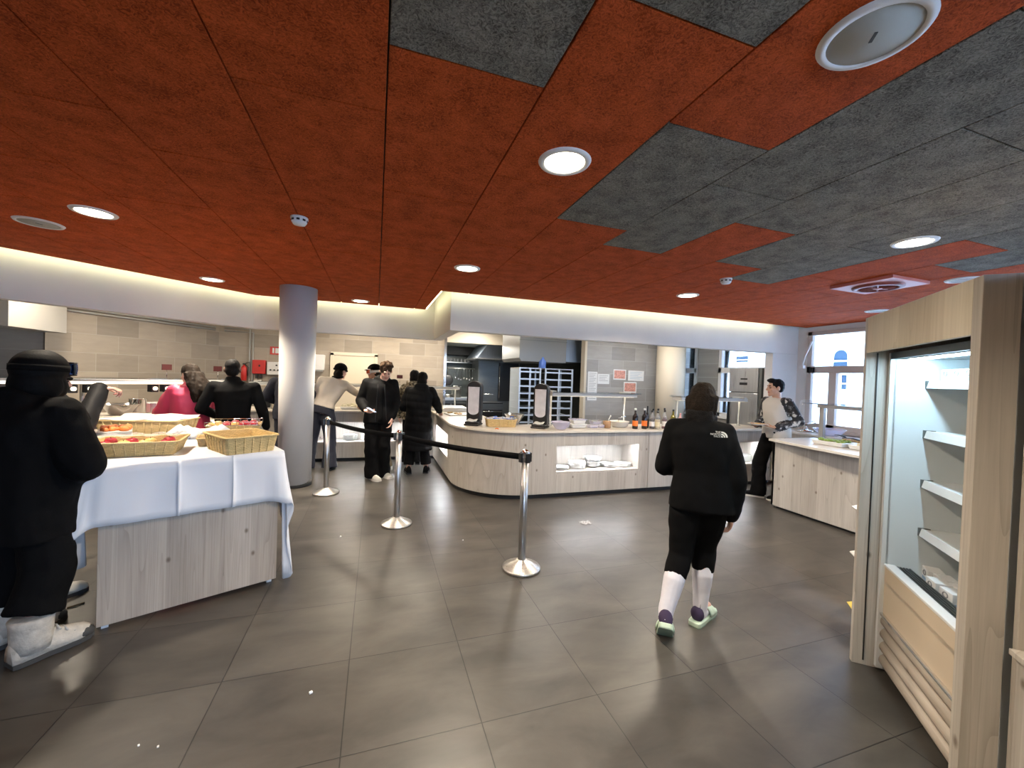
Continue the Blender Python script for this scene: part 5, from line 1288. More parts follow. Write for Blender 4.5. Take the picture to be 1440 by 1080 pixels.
for i, (x, y, z) in enumerate(((2.98, 5.18, 0), (3.14, 5.2, 0), (3.04, 5.2, .052))):
    o = tub('food_container', ['clear takeaway box, lower left of three by the wooden cup', 'clear takeaway box, lower right of three by the wooden cup', 'clear takeaway box of greens, top of three by the wooden cup'][i], x, y, CT + z, .15, .13, .046, 'lilac', 'bottleglass')
    if i == 2: mb = MB(); [mb.ball((rn.uniform(-.05, .05), rn.uniform(-.04, .04), .035), .012) for _ in range(12)]; f = mb.build('greens', ['green'], o); f['kind'] = 'stuff'
o = lathe_thing('wooden_cup', 'brown wooden cup with a white spoon on the front counter', 'cup', 3.21, 5.16, CT, [('cup', 'woodcup', [(.055, 0), (.058, .10), (.052, .10), (.048, .012), (.001, .01)]), ('contents', 'food_tan', [(.05, .085), (.03, .098), (.001, .1)])])
mb = MB(); mb.tube([(0.0, 0, .06), (.05, .0, .165)], .006, 6); mb.ball((.055, 0, .17), .012, .008, .016); plabel(mb.build('spoon', ['whiteplastic'], o), 'white spoon')
o = lathe_thing('serving_bowl', 'wide white bowl beside the wooden cup under the sneeze guard', 'bowl', 3.47, 5.24, CT, [('bowl', 'porcelain', [(.09, 0), (.12, .02), (.145, .085), (.15, .09), (.142, .088), (.11, .026), (.001, .02)]), ('dressing', 'food_white', [(.135, .07), (.06, .078), (.001, .08)])])
mb = MB(); mb.tube([(0, .02, .08), (.02, .05, .13), (.16, .08, .15)], .006, 6); plabel(mb.build('ladle', ['chrome'], o), 'metal ladle')
mb = MB(); mb.tube([(-.02, 0, .004), (.0, .004, .01), (.025, 0, .004)], .008, 6); o = mb.build('candy_wrapper', ['orange'], loc=(1.52, 5.10, CT)); tag(o, 'tiny orange-red wrapper on the worktop in front of the yellow basket', 'wrapper')
# bottles
def bottle(x, y, label, body, lab, cap, h=.29, r=.036, glassy=False, neck=.35, labmat=None):
    o = thing('sauce_bottle', label, 'bottle', (x, y, CT), 0)
    zs = h * (1 - neck)
    mb = MB(); mb.lathe([(r * .9, 0), (r, .006), (r, zs * .92), (r * .85, zs), (r * .42, zs + h * .10), (r * .36, h * .95), (r * .36, h * .96), (.001, h * .96)], n=20); mb.build('bottle', ['bottleglass' if glassy else body], o)
    if glassy: mb = MB(); mb.lathe([(r * .86, .006), (r * .92, .01), (r * .92, zs * .82), (.001, zs * .82)], n=20); mb.build('contents', [body], o)
    mb = MB(); mb.lathe([(r * 1.02, zs * .22), (r * 1.02, zs * .62)], n=20, cap=False); mb.build('label', [lab], o)
    mb = MB(); mb.lathe([(r * .42, h * .9), (r * .42, h), (.001, h)], n=16); mb.build('cap', [cap], o)
for a in [(3.60, 5.03, 'dark squeeze bottle with orange label and white nozzle, left end of the bottle row', 'colafluid', 'orange', 'whiteplastic', .30, .040, False), (3.76, 5.03, 'dark squeeze bottle with orange label, second from the left in the bottle row', 'colafluid', 'orange', 'whiteplastic', .30, .040, False),
          (3.86, 5.10, 'tall slim dark bottle with black cap behind the second orange-labelled bottle', 'colafluid', 'black', 'black', .33, .026, False), (3.885, 5.02, 'clear bottle with white label and dark vinegar, third in the front of the bottle row', 'colafluid', 'label', 'black', .27, .038, True),
          (3.975, 5.01, 'clear bottle of pale vinegar with cream label in the middle of the bottle row', 'clearfluid', 'goldlabel', 'black', .26, .040, True), (3.985, 5.13, 'black-capped clear bottle behind the pale vinegar, left of the pair', 'colafluid', 'label', 'black', .29, .034, True), (4.075, 5.13, 'black-capped clear bottle behind the pale vinegar, right of the pair', 'colafluid', 'goldlabel', 'black', .29, .034, True),
          (4.10, 5.01, 'clear bottle of red vinegar with white label right of the pale vinegar', 'redfluid', 'label', 'black', .28, .038, True), (4.20, 5.14, 'slim clear bottle behind the red vinegar', 'redfluid', 'orange', 'black', .30, .032, True), (4.28, 5.04, 'olive oil bottle with green-brown oil at the shoulder of the walking person', 'oil', 'goldlabel', 'black', .29, .036, False),
          (4.52, 5.16, 'small pink bottle at the right end of the bottle row', 'pinkplastic', 'label', 'pinkplastic', .22, .034, False)]: bottle(*a)
# sneeze guards over the counter
def guard(name, label, posts, shelf, z, cat='sneeze guard', lamps=()):
    x0, x1, y0, y1 = shelf; o = thing(name, label, cat, ((x0 + x1) / 2, (y0 + y1) / 2, CT), 0); ox, oy = o.location.x, o.location.y; h = z - CT
    mb = MB(); mb.b2(x0 - ox, x1 - ox, y0 - oy, y1 - oy, h, h + .012); plabel(mb.build('glass_shelf', ['glass'], o), 'clear glass shelf')
    mb = MB(); mb.b2(x0 - ox + .02, x1 - ox - .02, y0 - oy + .06, y1 - oy - .06, h - .055, h - .004); mb.build('light_bar', ['alu'], o, bevel=.006)
    mb = MB(); mb.b2(x0 - ox + .05, x1 - ox - .05, y0 - oy + .10, y1 - oy - .10, h - .058, h - .054); mb.build('lamp_strip', ['bulb'], o)
    for px, py in posts:
        mb = MB(); mb.lathe([(.030, 0), (.030, .012), (.015, .014), (.015, h + .02), (.001, h + .02)], (px - ox, py - oy, 0), 18); mb.build('post', ['steel_v'], o)
    mb = MB(); [mb.b2(px - ox - .03, px - ox + .03, py - oy - .12, py - oy + .12, h - .012, h + .02) for px, py in posts]; mb.build('bracket', ['alu'], o)
    for lx, ly in lamps:
        mb = MB(); mb.b2(lx - ox - .05, lx - ox + .05, ly - oy - .05, ly - oy + .05, h - .12, h - .03); lp = mb.build('heat_lamp', ['black'], o, bevel=.008)
        mb = MB(); mb.ball((lx - ox, ly - oy - .04, h - .085), .030); mb.build('bulb', ['bulb'], lp)
    return o
guard('sneeze_guard', 'glass sneeze guard on steel posts behind the bottles and bowls of the front counter', [(2.44, 5.46), (3.70, 5.46)], (2.36, 3.82, 5.22, 5.58), 1.40)
guard('sneeze_guard', 'glass sneeze guard behind the person walking away, in front of the tall steel refrigerator', [(4.70, 5.46), (5.92, 5.36)], (4.60, 6.02, 5.20, 5.54), 1.37)
# on the left leg of the counter
tr = thing('serving_tray', 'white tray of small dishes by the hand of the long black coat', 'tray', (1.32, 7.0, CT), .1)
mb = MB(); mb.box((0, 0, .012), (.30, .42, .024)); mb.build('tray', ['whiteplastic'], tr, bevel=.01)
mb = MB(); [mb.ball((rn.uniform(-.11, .11), rn.uniform(-.17, .17), .032), .028, None, .014) for _ in range(10)]; f = mb.build('food', ['food_tan'], tr); f['kind'] = 'stuff'
for i, (x, y, lx, ly) in enumerate(((1.45, 7.75, .5, .3), (1.5, 8.15, .45, .28))):
    tr = thing('serving_tray', ['steel tray at the inner corner of the worktop, nearer of two', 'steel tray at the inner corner of the worktop, farther of two'][i], 'tray', (x, y, CT), 0)
    mb = MB(); mb.box((0, 0, .03), (lx, ly, .06)); mb.build('tray', ['steel'], tr, bevel=.01); mb = MB(); mb.box((0, 0, .065), (lx * .9, ly * .9, .012)); mb.build('lid', ['whiteplastic'], tr)
# back counter: dishes being served from, and their shelf
guard('sneeze_guard', 'heated glass shelf over the dishes on the back counter', [(-2.0, 8.28), (.0, 8.28), (1.55, 8.28)], (-2.1, 1.62, 8.02, 8.38), 1.36)
for i, (x, lab, mt) in enumerate(((-1.36, 'dish of bread on the back counter behind the white column', 'food_tan'), (-.42, 'large dish of pale pasta in front of the cream sweater on the back counter', 'food_white'), (-.02, 'dish of tan food left of the boy on the back counter', 'food_tan'), (.50, 'dish of pale food between the boy and the coat on the back counter', 'food_white'), (.98, 'dish of food behind the long black coat on the back counter', 'food_tan'))):
    o = thing('serving_dish', lab, 'dish', (x, 7.98, CT), 0); mb = MB(); mb.box((0, 0, .025), (.36, .28, .05), taper=.85); mb.build('dish', ['porcelain'], o, bevel=.01)
    mb = MB(); [mb.ball((rn.uniform(-.14, .14), rn.uniform(-.1, .1), .05 + rn.uniform(0, .03)), rn.uniform(.03, .05), None, .03) for _ in range(16)]; f = mb.build('food', [mt], o); f['kind'] = 'stuff'
o = thing('toaster', 'small dark-fronted toaster at the left end of the back counter, left of the column', 'toaster', (-1.78, 7.98, CT), 0)
mb = MB(); mb.box((0, 0, .11), (.22, .30, .22)); mb.build('body', ['steel'], o, bevel=.015); mb = MB(); mb.box((0, -.151, .10), (.17, .006, .14)); mb.build('door', ['black'], o, bevel=.01); mb = MB(); mb.tube([(-.07, -.165, .185), (.07, -.165, .185)], .007, 6); mb.build('handle', ['chrome'], o)
# diagonal counter: heated shelf, bowls, boards
def D(s, t, z=0): p = V((-1.60, 6.37)) - dg_dir * s + dg_n * t; return (p.x, p.y, z)
o = thing('sneeze_guard', 'long heated glass shelf with black heat lamps over the diagonal buffet counter', 'sneeze guard', D(1.5, .45, CT + .098), DA); hz = 1.355 - CT - .098
mb = MB(); mb.b2(-1.5, 1.42, -.20, .20, hz + .06, hz + .072); plabel(mb.build('glass_shelf', ['glass'], o), 'clear glass shelf')
mb = MB(); mb.b2(-1.5, 1.42, -.13, .13, hz, hz + .055); mb.build('light_bar', ['white'], o, bevel=.008)
mb = MB(); mb.b2(-1.45, 1.38, -.135, -.131, hz + .004, hz + .03); mb.build('lamp_strip', ['bulb'], o)
for x in (-1.35, 0, 1.30): mb = MB(); mb.lathe([(.022, 0), (.022, hz)], (x, .1, 0), 14); mb.build('post', ['steel_v'], o)
mb = MB(); mb.b2(1.40, 1.44, -.32, .30, 0, hz + .02); plabel(mb.build('end_panel', ['white'], o), 'white end panel')
for i, sx in enumerate((-.12, .01, .57, .69)):
    mb = MB(); mb.b2(sx - .035, sx + .035, -.10, .02, hz - .095, hz - .005); lp = mb.build('heat_lamp', ['black'], o, bevel=.006); mb = MB(); mb.ball((sx, -.105, hz - .05), .024); mb.build('bulb', ['bulb'], lp)
for i, s in enumerate((.82, .26)):
    c = thing('menu_card', ['maroon menu card on a thin clip over the diagonal counter, left of the pink jacket', 'maroon menu card on a thin clip over the diagonal counter, left of the black sweater'][i], 'menu card', D(s + .0, .35, 1.43), DA)
    mb = MB(); mb.tube([(0, 0, 0), (0, 0, .10)], .004, 6); mb.build('clip', ['chrome'], c); mb = MB(); mb.b2(-.05, .05, -.004, .004, .10, .17); mb.build('card', ['maroon'], c)
c = thing('menu_card', 'maroon menu card over the back counter, right of the boy', 'menu card', (.44, 8.30, 1.39), 0)
mb = MB(); mb.tube([(0, 0, 0), (0, 0, .10)], .004, 6); mb.build('clip', ['chrome'], c); mb = MB(); mb.b2(-.055, .055, -.004, .004, .10, .17); mb.build('card', ['maroon'], c)
p = D(1.22, .42); lathe_thing('mixing_bowl', 'large steel mixing bowl on the diagonal counter', 'bowl', p[0], p[1], CT + .098, [('bowl', 'chrome', [(.07, 0), (.10, .015), (.17, .12), (.175, .125), (.167, .122), (.095, .02), (.001, .016)])])
p = D(1.04, .50); lathe_thing('steel_canister', 'steel canister beside the mixing bowl on the diagonal counter', 'canister', p[0], p[1], CT + .098, [('canister', 'chrome', [(.075, 0), (.08, .01), (.08, .17), (.085, .175), (.075, .172), (.07, .02), (.001, .015)])])
p = D(.80, .62, CT + .098); o = thing('steel_pan', 'rectangular steel pan behind the pink jacket on the diagonal counter', 'pan', p, DA); mb = MB(); mb.box((0, 0, .06), (.36, .24, .12)); mb.build('pan', ['steel'], o, bevel=.01)
for i, (s, t) in enumerate(((1.35, .12), (.88, .10))):
    p = D(s, t, CT); o = thing('serving_tray', ['tray with crumpled paper under the mixing bowl on the diagonal counter', 'tray with crumpled paper left of the pink jacket on the diagonal counter'][i], 'tray', p, DA)
    mb = MB(); mb.box((0, 0, .012), (.42, .26, .024)); mb.build('tray', ['darksteel'], o, bevel=.006)
    mb = MB(); mb.grid([[(-.2 + .4 * x / 10, -.12 + .24 * y / 6, .035 + .03 * noise.noise(V((x * .7 + i * 9, y * .7, 1))) + .015 * (y == 0)) for x in range(11)] for y in range(7)], smooth=False); mb.build('paper_liner', ['food_white'], o, solid=.002)

# ------------------------------------------------------------------ salad island things
IT = .903
o = thing('sneeze_guard', 'glass sneeze guard on a square steel post over the salad island', 'sneeze guard', (5.38, 3.0, IT), 0); h = 1.39 - IT
mb = MB(); mb.b2(-.22, .22, -1.2, .72, h, h + .012); plabel(mb.build('glass_shelf', ['glass'], o), 'clear glass shelf')
mb = MB(); mb.b2(-.05, .05, -1.15, .66, h - .05, h - .004); mb.build('light_bar', ['alu'], o, bevel=.005)
for y in (.62, -1.0): mb = MB(); mb.b2(-.025, .025, y - .025, y + .025, 0, h); mb.build('post', ['steel_v'], o)
for i, (x, y, m) in enumerate(((5.30, 3.42, 'green'), (5.32, 3.02, 'food_white'), (5.6, 3.3, 'food_tan'))):
    o = thing('salad_tray', ['white tray of green salad at the far end of the salad island', 'white tray of pale salad on the salad island', 'white tray of tan salad at the window side of the salad island'][i], 'tray', (x, y, IT), 0)
    mb = MB(); mb.box((0, 0, .025), (.28, .36, .05), taper=.9); mb.build('tray', ['porcelain'], o, bevel=.008)
    mb = MB(); [mb.ball((rn.uniform(-.11, .11), rn.uniform(-.15, .15), .05 + rn.uniform(0, .015)), rn.uniform(.018, .03), None, .014) for _ in range(34)]; f = mb.build('salad', [m], o); f['kind'] = 'stuff'
for i, (x, y, ang) in enumerate(((5.42, 3.30, 1.2), (5.46, 3.0, 1.9), (5.62, 3.55, .9))):
    o = thing('serving_tongs', ['black serving tongs across the green salad on the island', 'black serving tongs across the pale salad on the island', 'black serving tongs at the far window corner of the salad island'][i], 'tongs', (x, y, IT + .085), ang)
    for s in (-1, 1): mb = MB(); mb.tube([(-.14, s * .004, .004), (0, s * .018, .014), (.12, s * .022, 0)], .007, 6); mb.build('arm', ['black'], o)
o = thing('juice_dispenser', 'clear juice dispenser on a chrome stand by the window, behind the person with the plate', 'dispenser', (6.40, 4.55, .903), 0)
mb = MB(); mb.lathe([(.11, 0), (.11, .02), (.03, .03), (.025, .12), (.09, .13), (.09, .14)], n=24); mb.build('stand', ['chrome'], o)
mb = MB(); mb.lathe([(.085, .14), (.09, .15), (.09, .48), (.05, .50), (.001, .505)], n=24); mb.build('cylinder', ['bottleglass'], o)
mb = MB(); mb.tube([(0, -.09, .17), (0, -.14, .17), (0, -.14, .14)], .01, 8); mb.build('tap', ['chrome'], o)
lathe_thing('salad_bowl', 'wide pale blue-white bowl on the cabinet under the window', 'bowl', 6.32, 4.15, .903, [('bowl', 'lilac', [(.10, 0), (.14, .02), (.20, .09), (.205, .095), (.195, .092), (.13, .026), (.001, .02)])])

# ------------------------------------------------------------------ on the back wall
WY = 9.9
d = thing('service_door', 'cream flush door in the tiled back wall, behind the person in the black cap', 'door', (-.48, WY, 0), 0)
mb = MB(); mb.b2(-.43, .43, -.035, -.005, 0, 1.95); mb.build('leaf', ['cream'], d, bevel=.003)
mb = MB(); mb.b2(-.50, -.43, -.05, 0, 0, 2.0); mb.b2(.43, .50, -.05, 0, 0, 2.0); mb.b2(-.50, .50, -.05, 0, 1.95, 2.02); mb.build('door_frame', ['cream'], d, bevel=.003)
mb = MB(); mb.tube([(.36, -.04, 1.0), (.36, -.09, 1.0), (.26, -.09, 1.0)], .01, 8); mb.build('handle', ['chrome'], d)
o = thing('paper_towel_dispenser', 'white paper towel dispenser on the back wall, right of the white column', 'dispenser', (-1.20, WY, 1.62), 0)
mb = MB(); mb.box((0, -.09, .15), (.24, .17, .34), taper=.9); mb.build('body', ['whiteplastic'], o, bevel=.015); mb = MB(); mb.b2(-.08, .08, -.15, -.04, -.045, -.018); mb.build('outlet', ['greyplastic'], o)
o = thing('alarm_box', 'red fire alarm box on the back wall, left of the white column', 'alarm box', (-2.35, WY, 1.48), 0)
mb = MB(); mb.b2(-.12, .12, -.12, -.005, 0, .29); mb.build('housing', ['red'], o, bevel=.01); mb = MB(); [mb.b2(-.06 + .07 * i, -.02 + .07 * i, -.10, -.05, -.10, 0) for i in range(2)]; mb.build('connector', ['black'], o); mb = MB(); mb.b2(.0, .03, -.124, -.119, .15, .19); mb.build('keyhole', ['black'], o)
o = thing('control_panel', 'white control panel with black knobs beside the red alarm box', 'control panel', (-2.06, WY, 1.47), 0)
mb = MB(); mb.b2(-.14, .17, -.10, -.005, 0, .27); mb.build('housing', ['whiteplastic'], o, bevel=.006)
for x, z in ((-.07, .10), (.0, .10), (.07, .10), (.04, .20)): mb = MB(); mb.cone((x, -.10, z), (x, -.125, z), .018, .016, 12); mb.build('knob', ['black'], o)
o = thing('fire_extinguisher', 'red fire extinguisher on the back wall, right of the black sweater', 'fire extinguisher', (-2.62, WY - .10, 1.33), 0)
mb = MB(); mb.lathe([(.045, 0), (.055, .01), (.055, .26), (.035, .30), (.015, .31), (.015, .34)], n=18); mb.build('cylinder', ['red'], o); mb = MB(); mb.tube([(0, 0, .33), (.05, 0, .37), (.10, 0, .38)], .008, 6); mb.b2(-.02, .02, -.02, .02, .33, .36); mb.build('valve', ['black'], o); mb = MB(); mb.tube([(.02, 0, .34), (.085, -.02, .28), (.075, -.02, .10)], .008, 6); mb.build('hose', ['black'], o)
mb = MB(); mb.b2(-.02, .02, .05, .10, .15, .25); mb.build('wall_bracket', ['darksteel'], o)
o = thing('fire_sign', 'small red and white fire sign above the alarm box, beside the column', 'sign', (-2.07, WY, 1.90), 0)
mb = MB(); mb.b2(-.10, .10, -.012, -.002, 0, .17); mb.build('plate', ['red'], o); mb = MB(); mb.b2(-.055, -.02, -.015, -.011, .03, .14); mb.b2(.0, .07, -.015, -.011, .03, .14); mb.build('pictogram', ['paper'], o)
mb = MB(); 
for dx in (0, .06): mb.tube([(-2.54 + dx, WY - .03, .9), (-2.54 + dx, WY - .03, 2.40 - dx), (-3.0, WY - .03, 2.41 - dx)], .016, 8)
o = mb.build('conduit', ['greyplastic']); tag(o, 'pair of grey conduit pipes dropping down the back wall beside the fire extinguisher', 'conduit')
mb = MB(); q0, q1 = V((LW0[0], LW0[1])) + V((.857, -.515)) * .04 - V(LD) * .12, V((LW0[0], LW0[1])) + V((.857, -.515)) * .04 - V(LD) * 2.55
for dz in (0, .05): mb.tube([(q0.x, q0.y, 2.40 - dz), (q1.x, q1.y, 2.40 - dz)], .016, 8)
o = mb.build('conduit', ['greyplastic']); tag(o, 'pair of grey conduit pipes running along the top of the left tiled wall', 'conduit')
# extraction hood at far left
o = thing('extractor_hood', 'steel extractor hood with a grey side at the upper left', 'extractor hood', (-4.30, 6.40, 0), 0)
mb = MB(); mb.b2(-1.6, -.05, 0, .9, 2.02, 2.55); mb.build('casing', ['greyplastic'], o); mb = MB(); mb.b2(-.05, .22, -.04, .9, 1.98, 2.55); plabel(mb.build('end_cover', ['hood_end'], o, bevel=.004), 'polished steel end cover'); mb = MB(); mb.b2(-1.6, -.05, -.12, 0, 1.97, 2.00); mb.build('lip', ['steel'], o); mb = MB(); mb.tube([(-1.5, -.06, 2.06), (-.3, -.06, 2.06)], .018, 8); mb.build('rail', ['steel'], o)

# notices on the grey tiled wall
NY = 7.5
def notice(x, z, w, h, label, mat, kind):
    o = thing('notice', label, 'notice', (x, NY, z), 0); mb = MB(); mb.b2(-w / 2, w / 2, -.004, -.001, 0, h); mb.build('sheet', ['paper'], o)
    mb = MB()
    if kind == 'text':
        for i in range(int(h / .035) - 1): mb.b2(-w * .38, w * (.38 - .12 * (i % 3)), -.0055, -.0038, h - .04 - .035 * i, h - .032 - .035 * i)
        mb.build('printed_lines', [mat], o)
    else:
        mb.b2(-w * .43, w * .43, -.0055, -.0038, h * .12, h * .9); mb.build('printed_picture', [mat], o)
notice(4.28, 1.17, .22, .60, 'tall narrow white notice at the left end of the grey tiled wall', 'ink', 'text'); notice(4.54, 1.52, .28, .21, 'white text notice second from the left on the grey tiled wall', 'ink', 'text')
notice(4.93, 1.62, .31, .22, 'notice with an orange-red picture on the grey tiled wall', 'redink', 'pic'); notice(5.34, 1.61, .40, .22, 'pale blue and white notice right of the orange-red one', 'blueink', 'text'); notice(5.20, 1.35, .32, .23, 'notice with a red pattern, lowest on the grey tiled wall', 'redink', 'pic')

# tall steel refrigerator
o = thing('steel_refrigerator', 'tall stainless steel refrigerator against the kitchen window', 'refrigerator', (6.25, 5.53, 0), -PI / 2)
mb = MB(); mb.b2(-.33, .33, 0, .44, .08, 1.90); mb.build('body', ['darksteel'], o, bevel=.006)
mb = MB(); mb.b2(-.33, .27, -.045, 0, .10, 1.46); dr = mb.build('door', ['steel_v'], o, bevel=.008); mb = MB(); mb.b2(-.325, -.305, -.075, -.045, .7, 1.35); mb.build('handle', ['black'], dr)
mb = MB(); mb.b2(-.33, .27, -.045, 0, 1.475, 1.90); cp = mb.build('control_header', ['steel_v'], o, bevel=.006); mb = MB(); mb.b2(-.10, .06, -.049, -.044, 1.60, 1.645); mb.b2(-.08, .06, -.049, -.044, 1.695, 1.72); mb.build('display', ['black'], cp)
mb = MB(); mb.b2(.275, .33, -.03, 0, .10, 1.90); mb.build('side_strip', ['darksteel'], o)
for x in (-.28, .28):
    for y in (.05, .39): mb = MB(); mb.cone((x, y, 0), (x, y, .08), .02, .02, 10); mb.build('foot', ['black'], o)
# ------------------------------------------------------------------ chilled display cabinet, right foreground
FQ = (2.675, 1.575); FA = math.atan2(-.742, -.670)
fr = thing('chilled_display', 'open chilled display cabinet in a wooden surround at the right edge, white shelves inside', 'display cabinet', (FQ[0], FQ[1], 0), FA)
FW = .945
mb = MB(); mb.b2(-.035, 0, 0, .80, 0, 2.005); plabel(mb.build('far_side_panel', ['pine'], fr, bevel=.002), 'pale wood far side panel')
mb = MB(); mb.b2(.0, .006, .048, .053, .03, 1.80); mb.build('panel_groove', ['plinth'], fr)
mb = MB(); mb.b2(FW, FW + .055, 0, .10, 0, 2.005); mb.build('near_post', ['pine_dark'], fr, bevel=.002)
mb = MB(); mb.b2(0, FW, 0, .022, 1.80, 2.005); mb.b2(0, FW, .022, .80, 1.985, 2.005); mb.build('header', ['oak_light'], fr, bevel=.002)
mb = MB(); mb.b2(FW, FW + .02, .10, .80, 0, 2.005); mb.build('near_side_panel', ['fridge_in'], fr)
mb = MB(); mb.b2(.0, .03, .12, .80, .55, 1.80); mb.b2(FW - .03, FW, .12, .80, .55, 1.80); mb.b2(.03, FW - .03, .55, .57, .55, 1.80); mb.b2(.03, FW - .03, .12, .57, 1.765, 1.785); mb.b2(.03, FW - .03, .12, .57, .50, .52); mb.build('white_liner', ['fridge_in'], fr)
mb = MB(); mb.b2(.03, FW - .03, .10, .16, 1.765, 1.80); mb.build('canopy_rail', ['darksteel'], fr)
mb = MB(); mb.b2(.05, FW - .05, .17, .20, 1.758, 1.766); mb.build('lamp_tube', ['led_fridge'], fr)
mb = MB(); mb.b2(.004, .03, .10, .13, 0.02, 1.80); mb.build('edge_frame', ['fridge_shelf'], fr)
for z in (1.645, 1.375, 1.105, .84):
    mb = MB(); mb.b2(.032, FW - .032, .27, .55, z - .012, z); sfl = mb.build('shelf', ['fridge_shelf'], fr)
    mb = MB(); mb.rings([[(x, .262, z + .002), (x, .272, z + .002), (x, .262, z - .038), (x, .252, z - .038)] for x in (.034, FW - .034)], True, False); mb.build('price_rail', ['fridge_shelf'], sfl)
    mb = MB(); mb.b2(.031, .040, .250, .30, z - .040, z + .004); mb.build('end_bracket', ['darksteel'], sfl)
mb = MB(); mb.b2(.02, FW - .02, .12, .155, .335, .60); mb.build('front_panel', ['creampanel'], fr, bevel=.003)
mb = MB(); mb.b2(.02, FW - .02, .115, .165, .60, .615); mb.build('top_trim', ['whiteplastic'], fr, bevel=.003)
mb = MB(); mb.b2(.03, FW - .03, .165, .235, .585, .605); mb.mi = 1
for i in range(5): mb.b2(.03, FW - .03, .170 + .013 * i, .177 + .013 * i, .604, .610)
mb.build('air_grille', ['black', 'darksteel'], fr)
mb = MB(); mb.b2(.03, FW - .03, .235, .55, .555, .57); mb.build('deck', ['fridge_in'], fr)
mb = MB(); mb.b2(.01, FW - .01, .105, .125, .322, .337); mb.build('chrome_trim', ['chrome'], fr, bevel=.003)
for i in range(4):
    z0 = .035 + .073 * i; mb = MB(); R = []
    for x in (.01, FW - .005):
        R.append([(x, .150 - .040 * math.sin(a), z0 + .0365 - .0365 * math.cos(a)) for a in [PI * j / 10 for j in range(11)]] + [(x, .18, z0 + .073), (x, .18, z0)])
    mb.rings(R, True, True); mb.build('log_board', ['pine_log'], fr)
mb = MB(); mb.b2(.02, FW - .02, .17, .75, 0, .33); mb.b2(.02, FW - .02, .57, .80, .33, 1.98); mb.build('chassis', ['plinth'], fr)
def F(x, y, z=0): p = rot2((x, y), FA); return (FQ[0] + p[0], FQ[1] + p[1], z)
def carton(x, y, z, rz, label, grp, s=(.085, .06, .062)):
    o = thing('milk_carton', label, 'carton', F(x, y, z), FA + rz, grp)
    mb = MB(); mb.b2(-s[0] / 2, s[0] / 2, -s[1] / 2, s[1] / 2, 0, s[2]); mb.build('box', ['paper'], o, bevel=.003)
    mb = MB(); mb.b2(-s[0] * .36, s[0] * .36, -s[1] / 2 - .001, -s[1] / 2, s[2] * .08, s[2] * .34); mb.b2(s[0] / 2, s[0] / 2 + .001, -s[1] * .36, s[1] * .36, s[2] * .08, s[2] * .34)
    mb.build('blue_band', ['blueink'], o)
    mb = MB(); c = s[2] * .66; 
    m2 = MB(); m2.tube([(.016 * math.cos(a), -s[1] / 2 - .001, c + .012 * math.sin(a)) for a in [2 * PI * j / 14 for j in range(14)]], .003, 5, True); m2.build('ring_print', ['ink'], o)
    mb.tube([(s[0] / 2 + .001, .014 * math.cos(a), c + .012 * math.sin(a)) for a in [2 * PI * j / 14 for j in range(14)]], .003, 5, True); mb.build('ring_print', ['ink'], o)
for i, x in enumerate((.115, .210, .305)): carton(x, .325, 1.646, 0, 'small white carton with a blue band on the top shelf, %s from the far end' % ORD[i], 'cartons on the top shelf')
for i, (x, y, w) in enumerate(((.075, .305, 'far end of the back row'), (.17, .315, 'second from the far end of the back row'), (.27, .33, 'third from the far end of the back row'), (.37, .345, 'fourth from the far end of the back row'), (.23, .262, 'far one of the front pair'), (.34, .27, 'near one of the front pair'))): carton(x, y, .571, .12 * (i % 3 - 1), 'milk carton on the bottom deck, ' + w, 'cartons on the bottom deck', (.09, .068, .07))
# neighbouring wooden unit
nb = thing('shelf_unit', 'wooden shelf unit at the extreme right edge beside the chilled display', 'shelf unit', F(1.015, .112, 0), FA)
mb = MB(); mb.b2(0, .022, 0, .5, 0, 2.0); mb.build('side_panel', ['pine_dark'], nb, bevel=.002)
mb = MB(); mb.b2(.022, .9, .10, .12, 0, 2.0); mb.build('back_panel', ['pine_dark'], nb)
mb = MB(); mb.b2(.022, .9, -.02, .10, .715, .735); mb.build('shelf', ['pine'], nb, bevel=.002)
mb = MB(); mb.b2(.022, .9, .0, .10, .05, .715); mb.build('lower_panel', ['pine'], nb)
# small rack behind the display
o = thing('leaflet_rack', 'small rack of white trays and a yellow card peeping out behind the chilled display', 'rack', (3.06, 1.74, 0), FA)
mb = MB(); mb.tube([(0.0, .12, 0), (0.0, .12, 1.0)], .012, 8); mb.b2(-.1, .1, .0, .24, 0, .015); mb.build('stand', ['darksteel'], o)
for z in (.84, .53): mb = MB(); mb.box((0, .06, z), (.20, .26, .008), rot=Matrix.Rotation(.35, 3, 'X')); mb.build('tray', ['whiteplastic'], o)
mb = MB(); mb.box((0, .02, .30), (.16, .01, .26)); mb.build('yellow_card', ['yellow'], o); mb = MB(); mb.box((0, -.02, .16), (.18, .10, .008), rot=Matrix.Rotation(.35, 3, 'X')); mb.build('tray', ['yellow'], o)

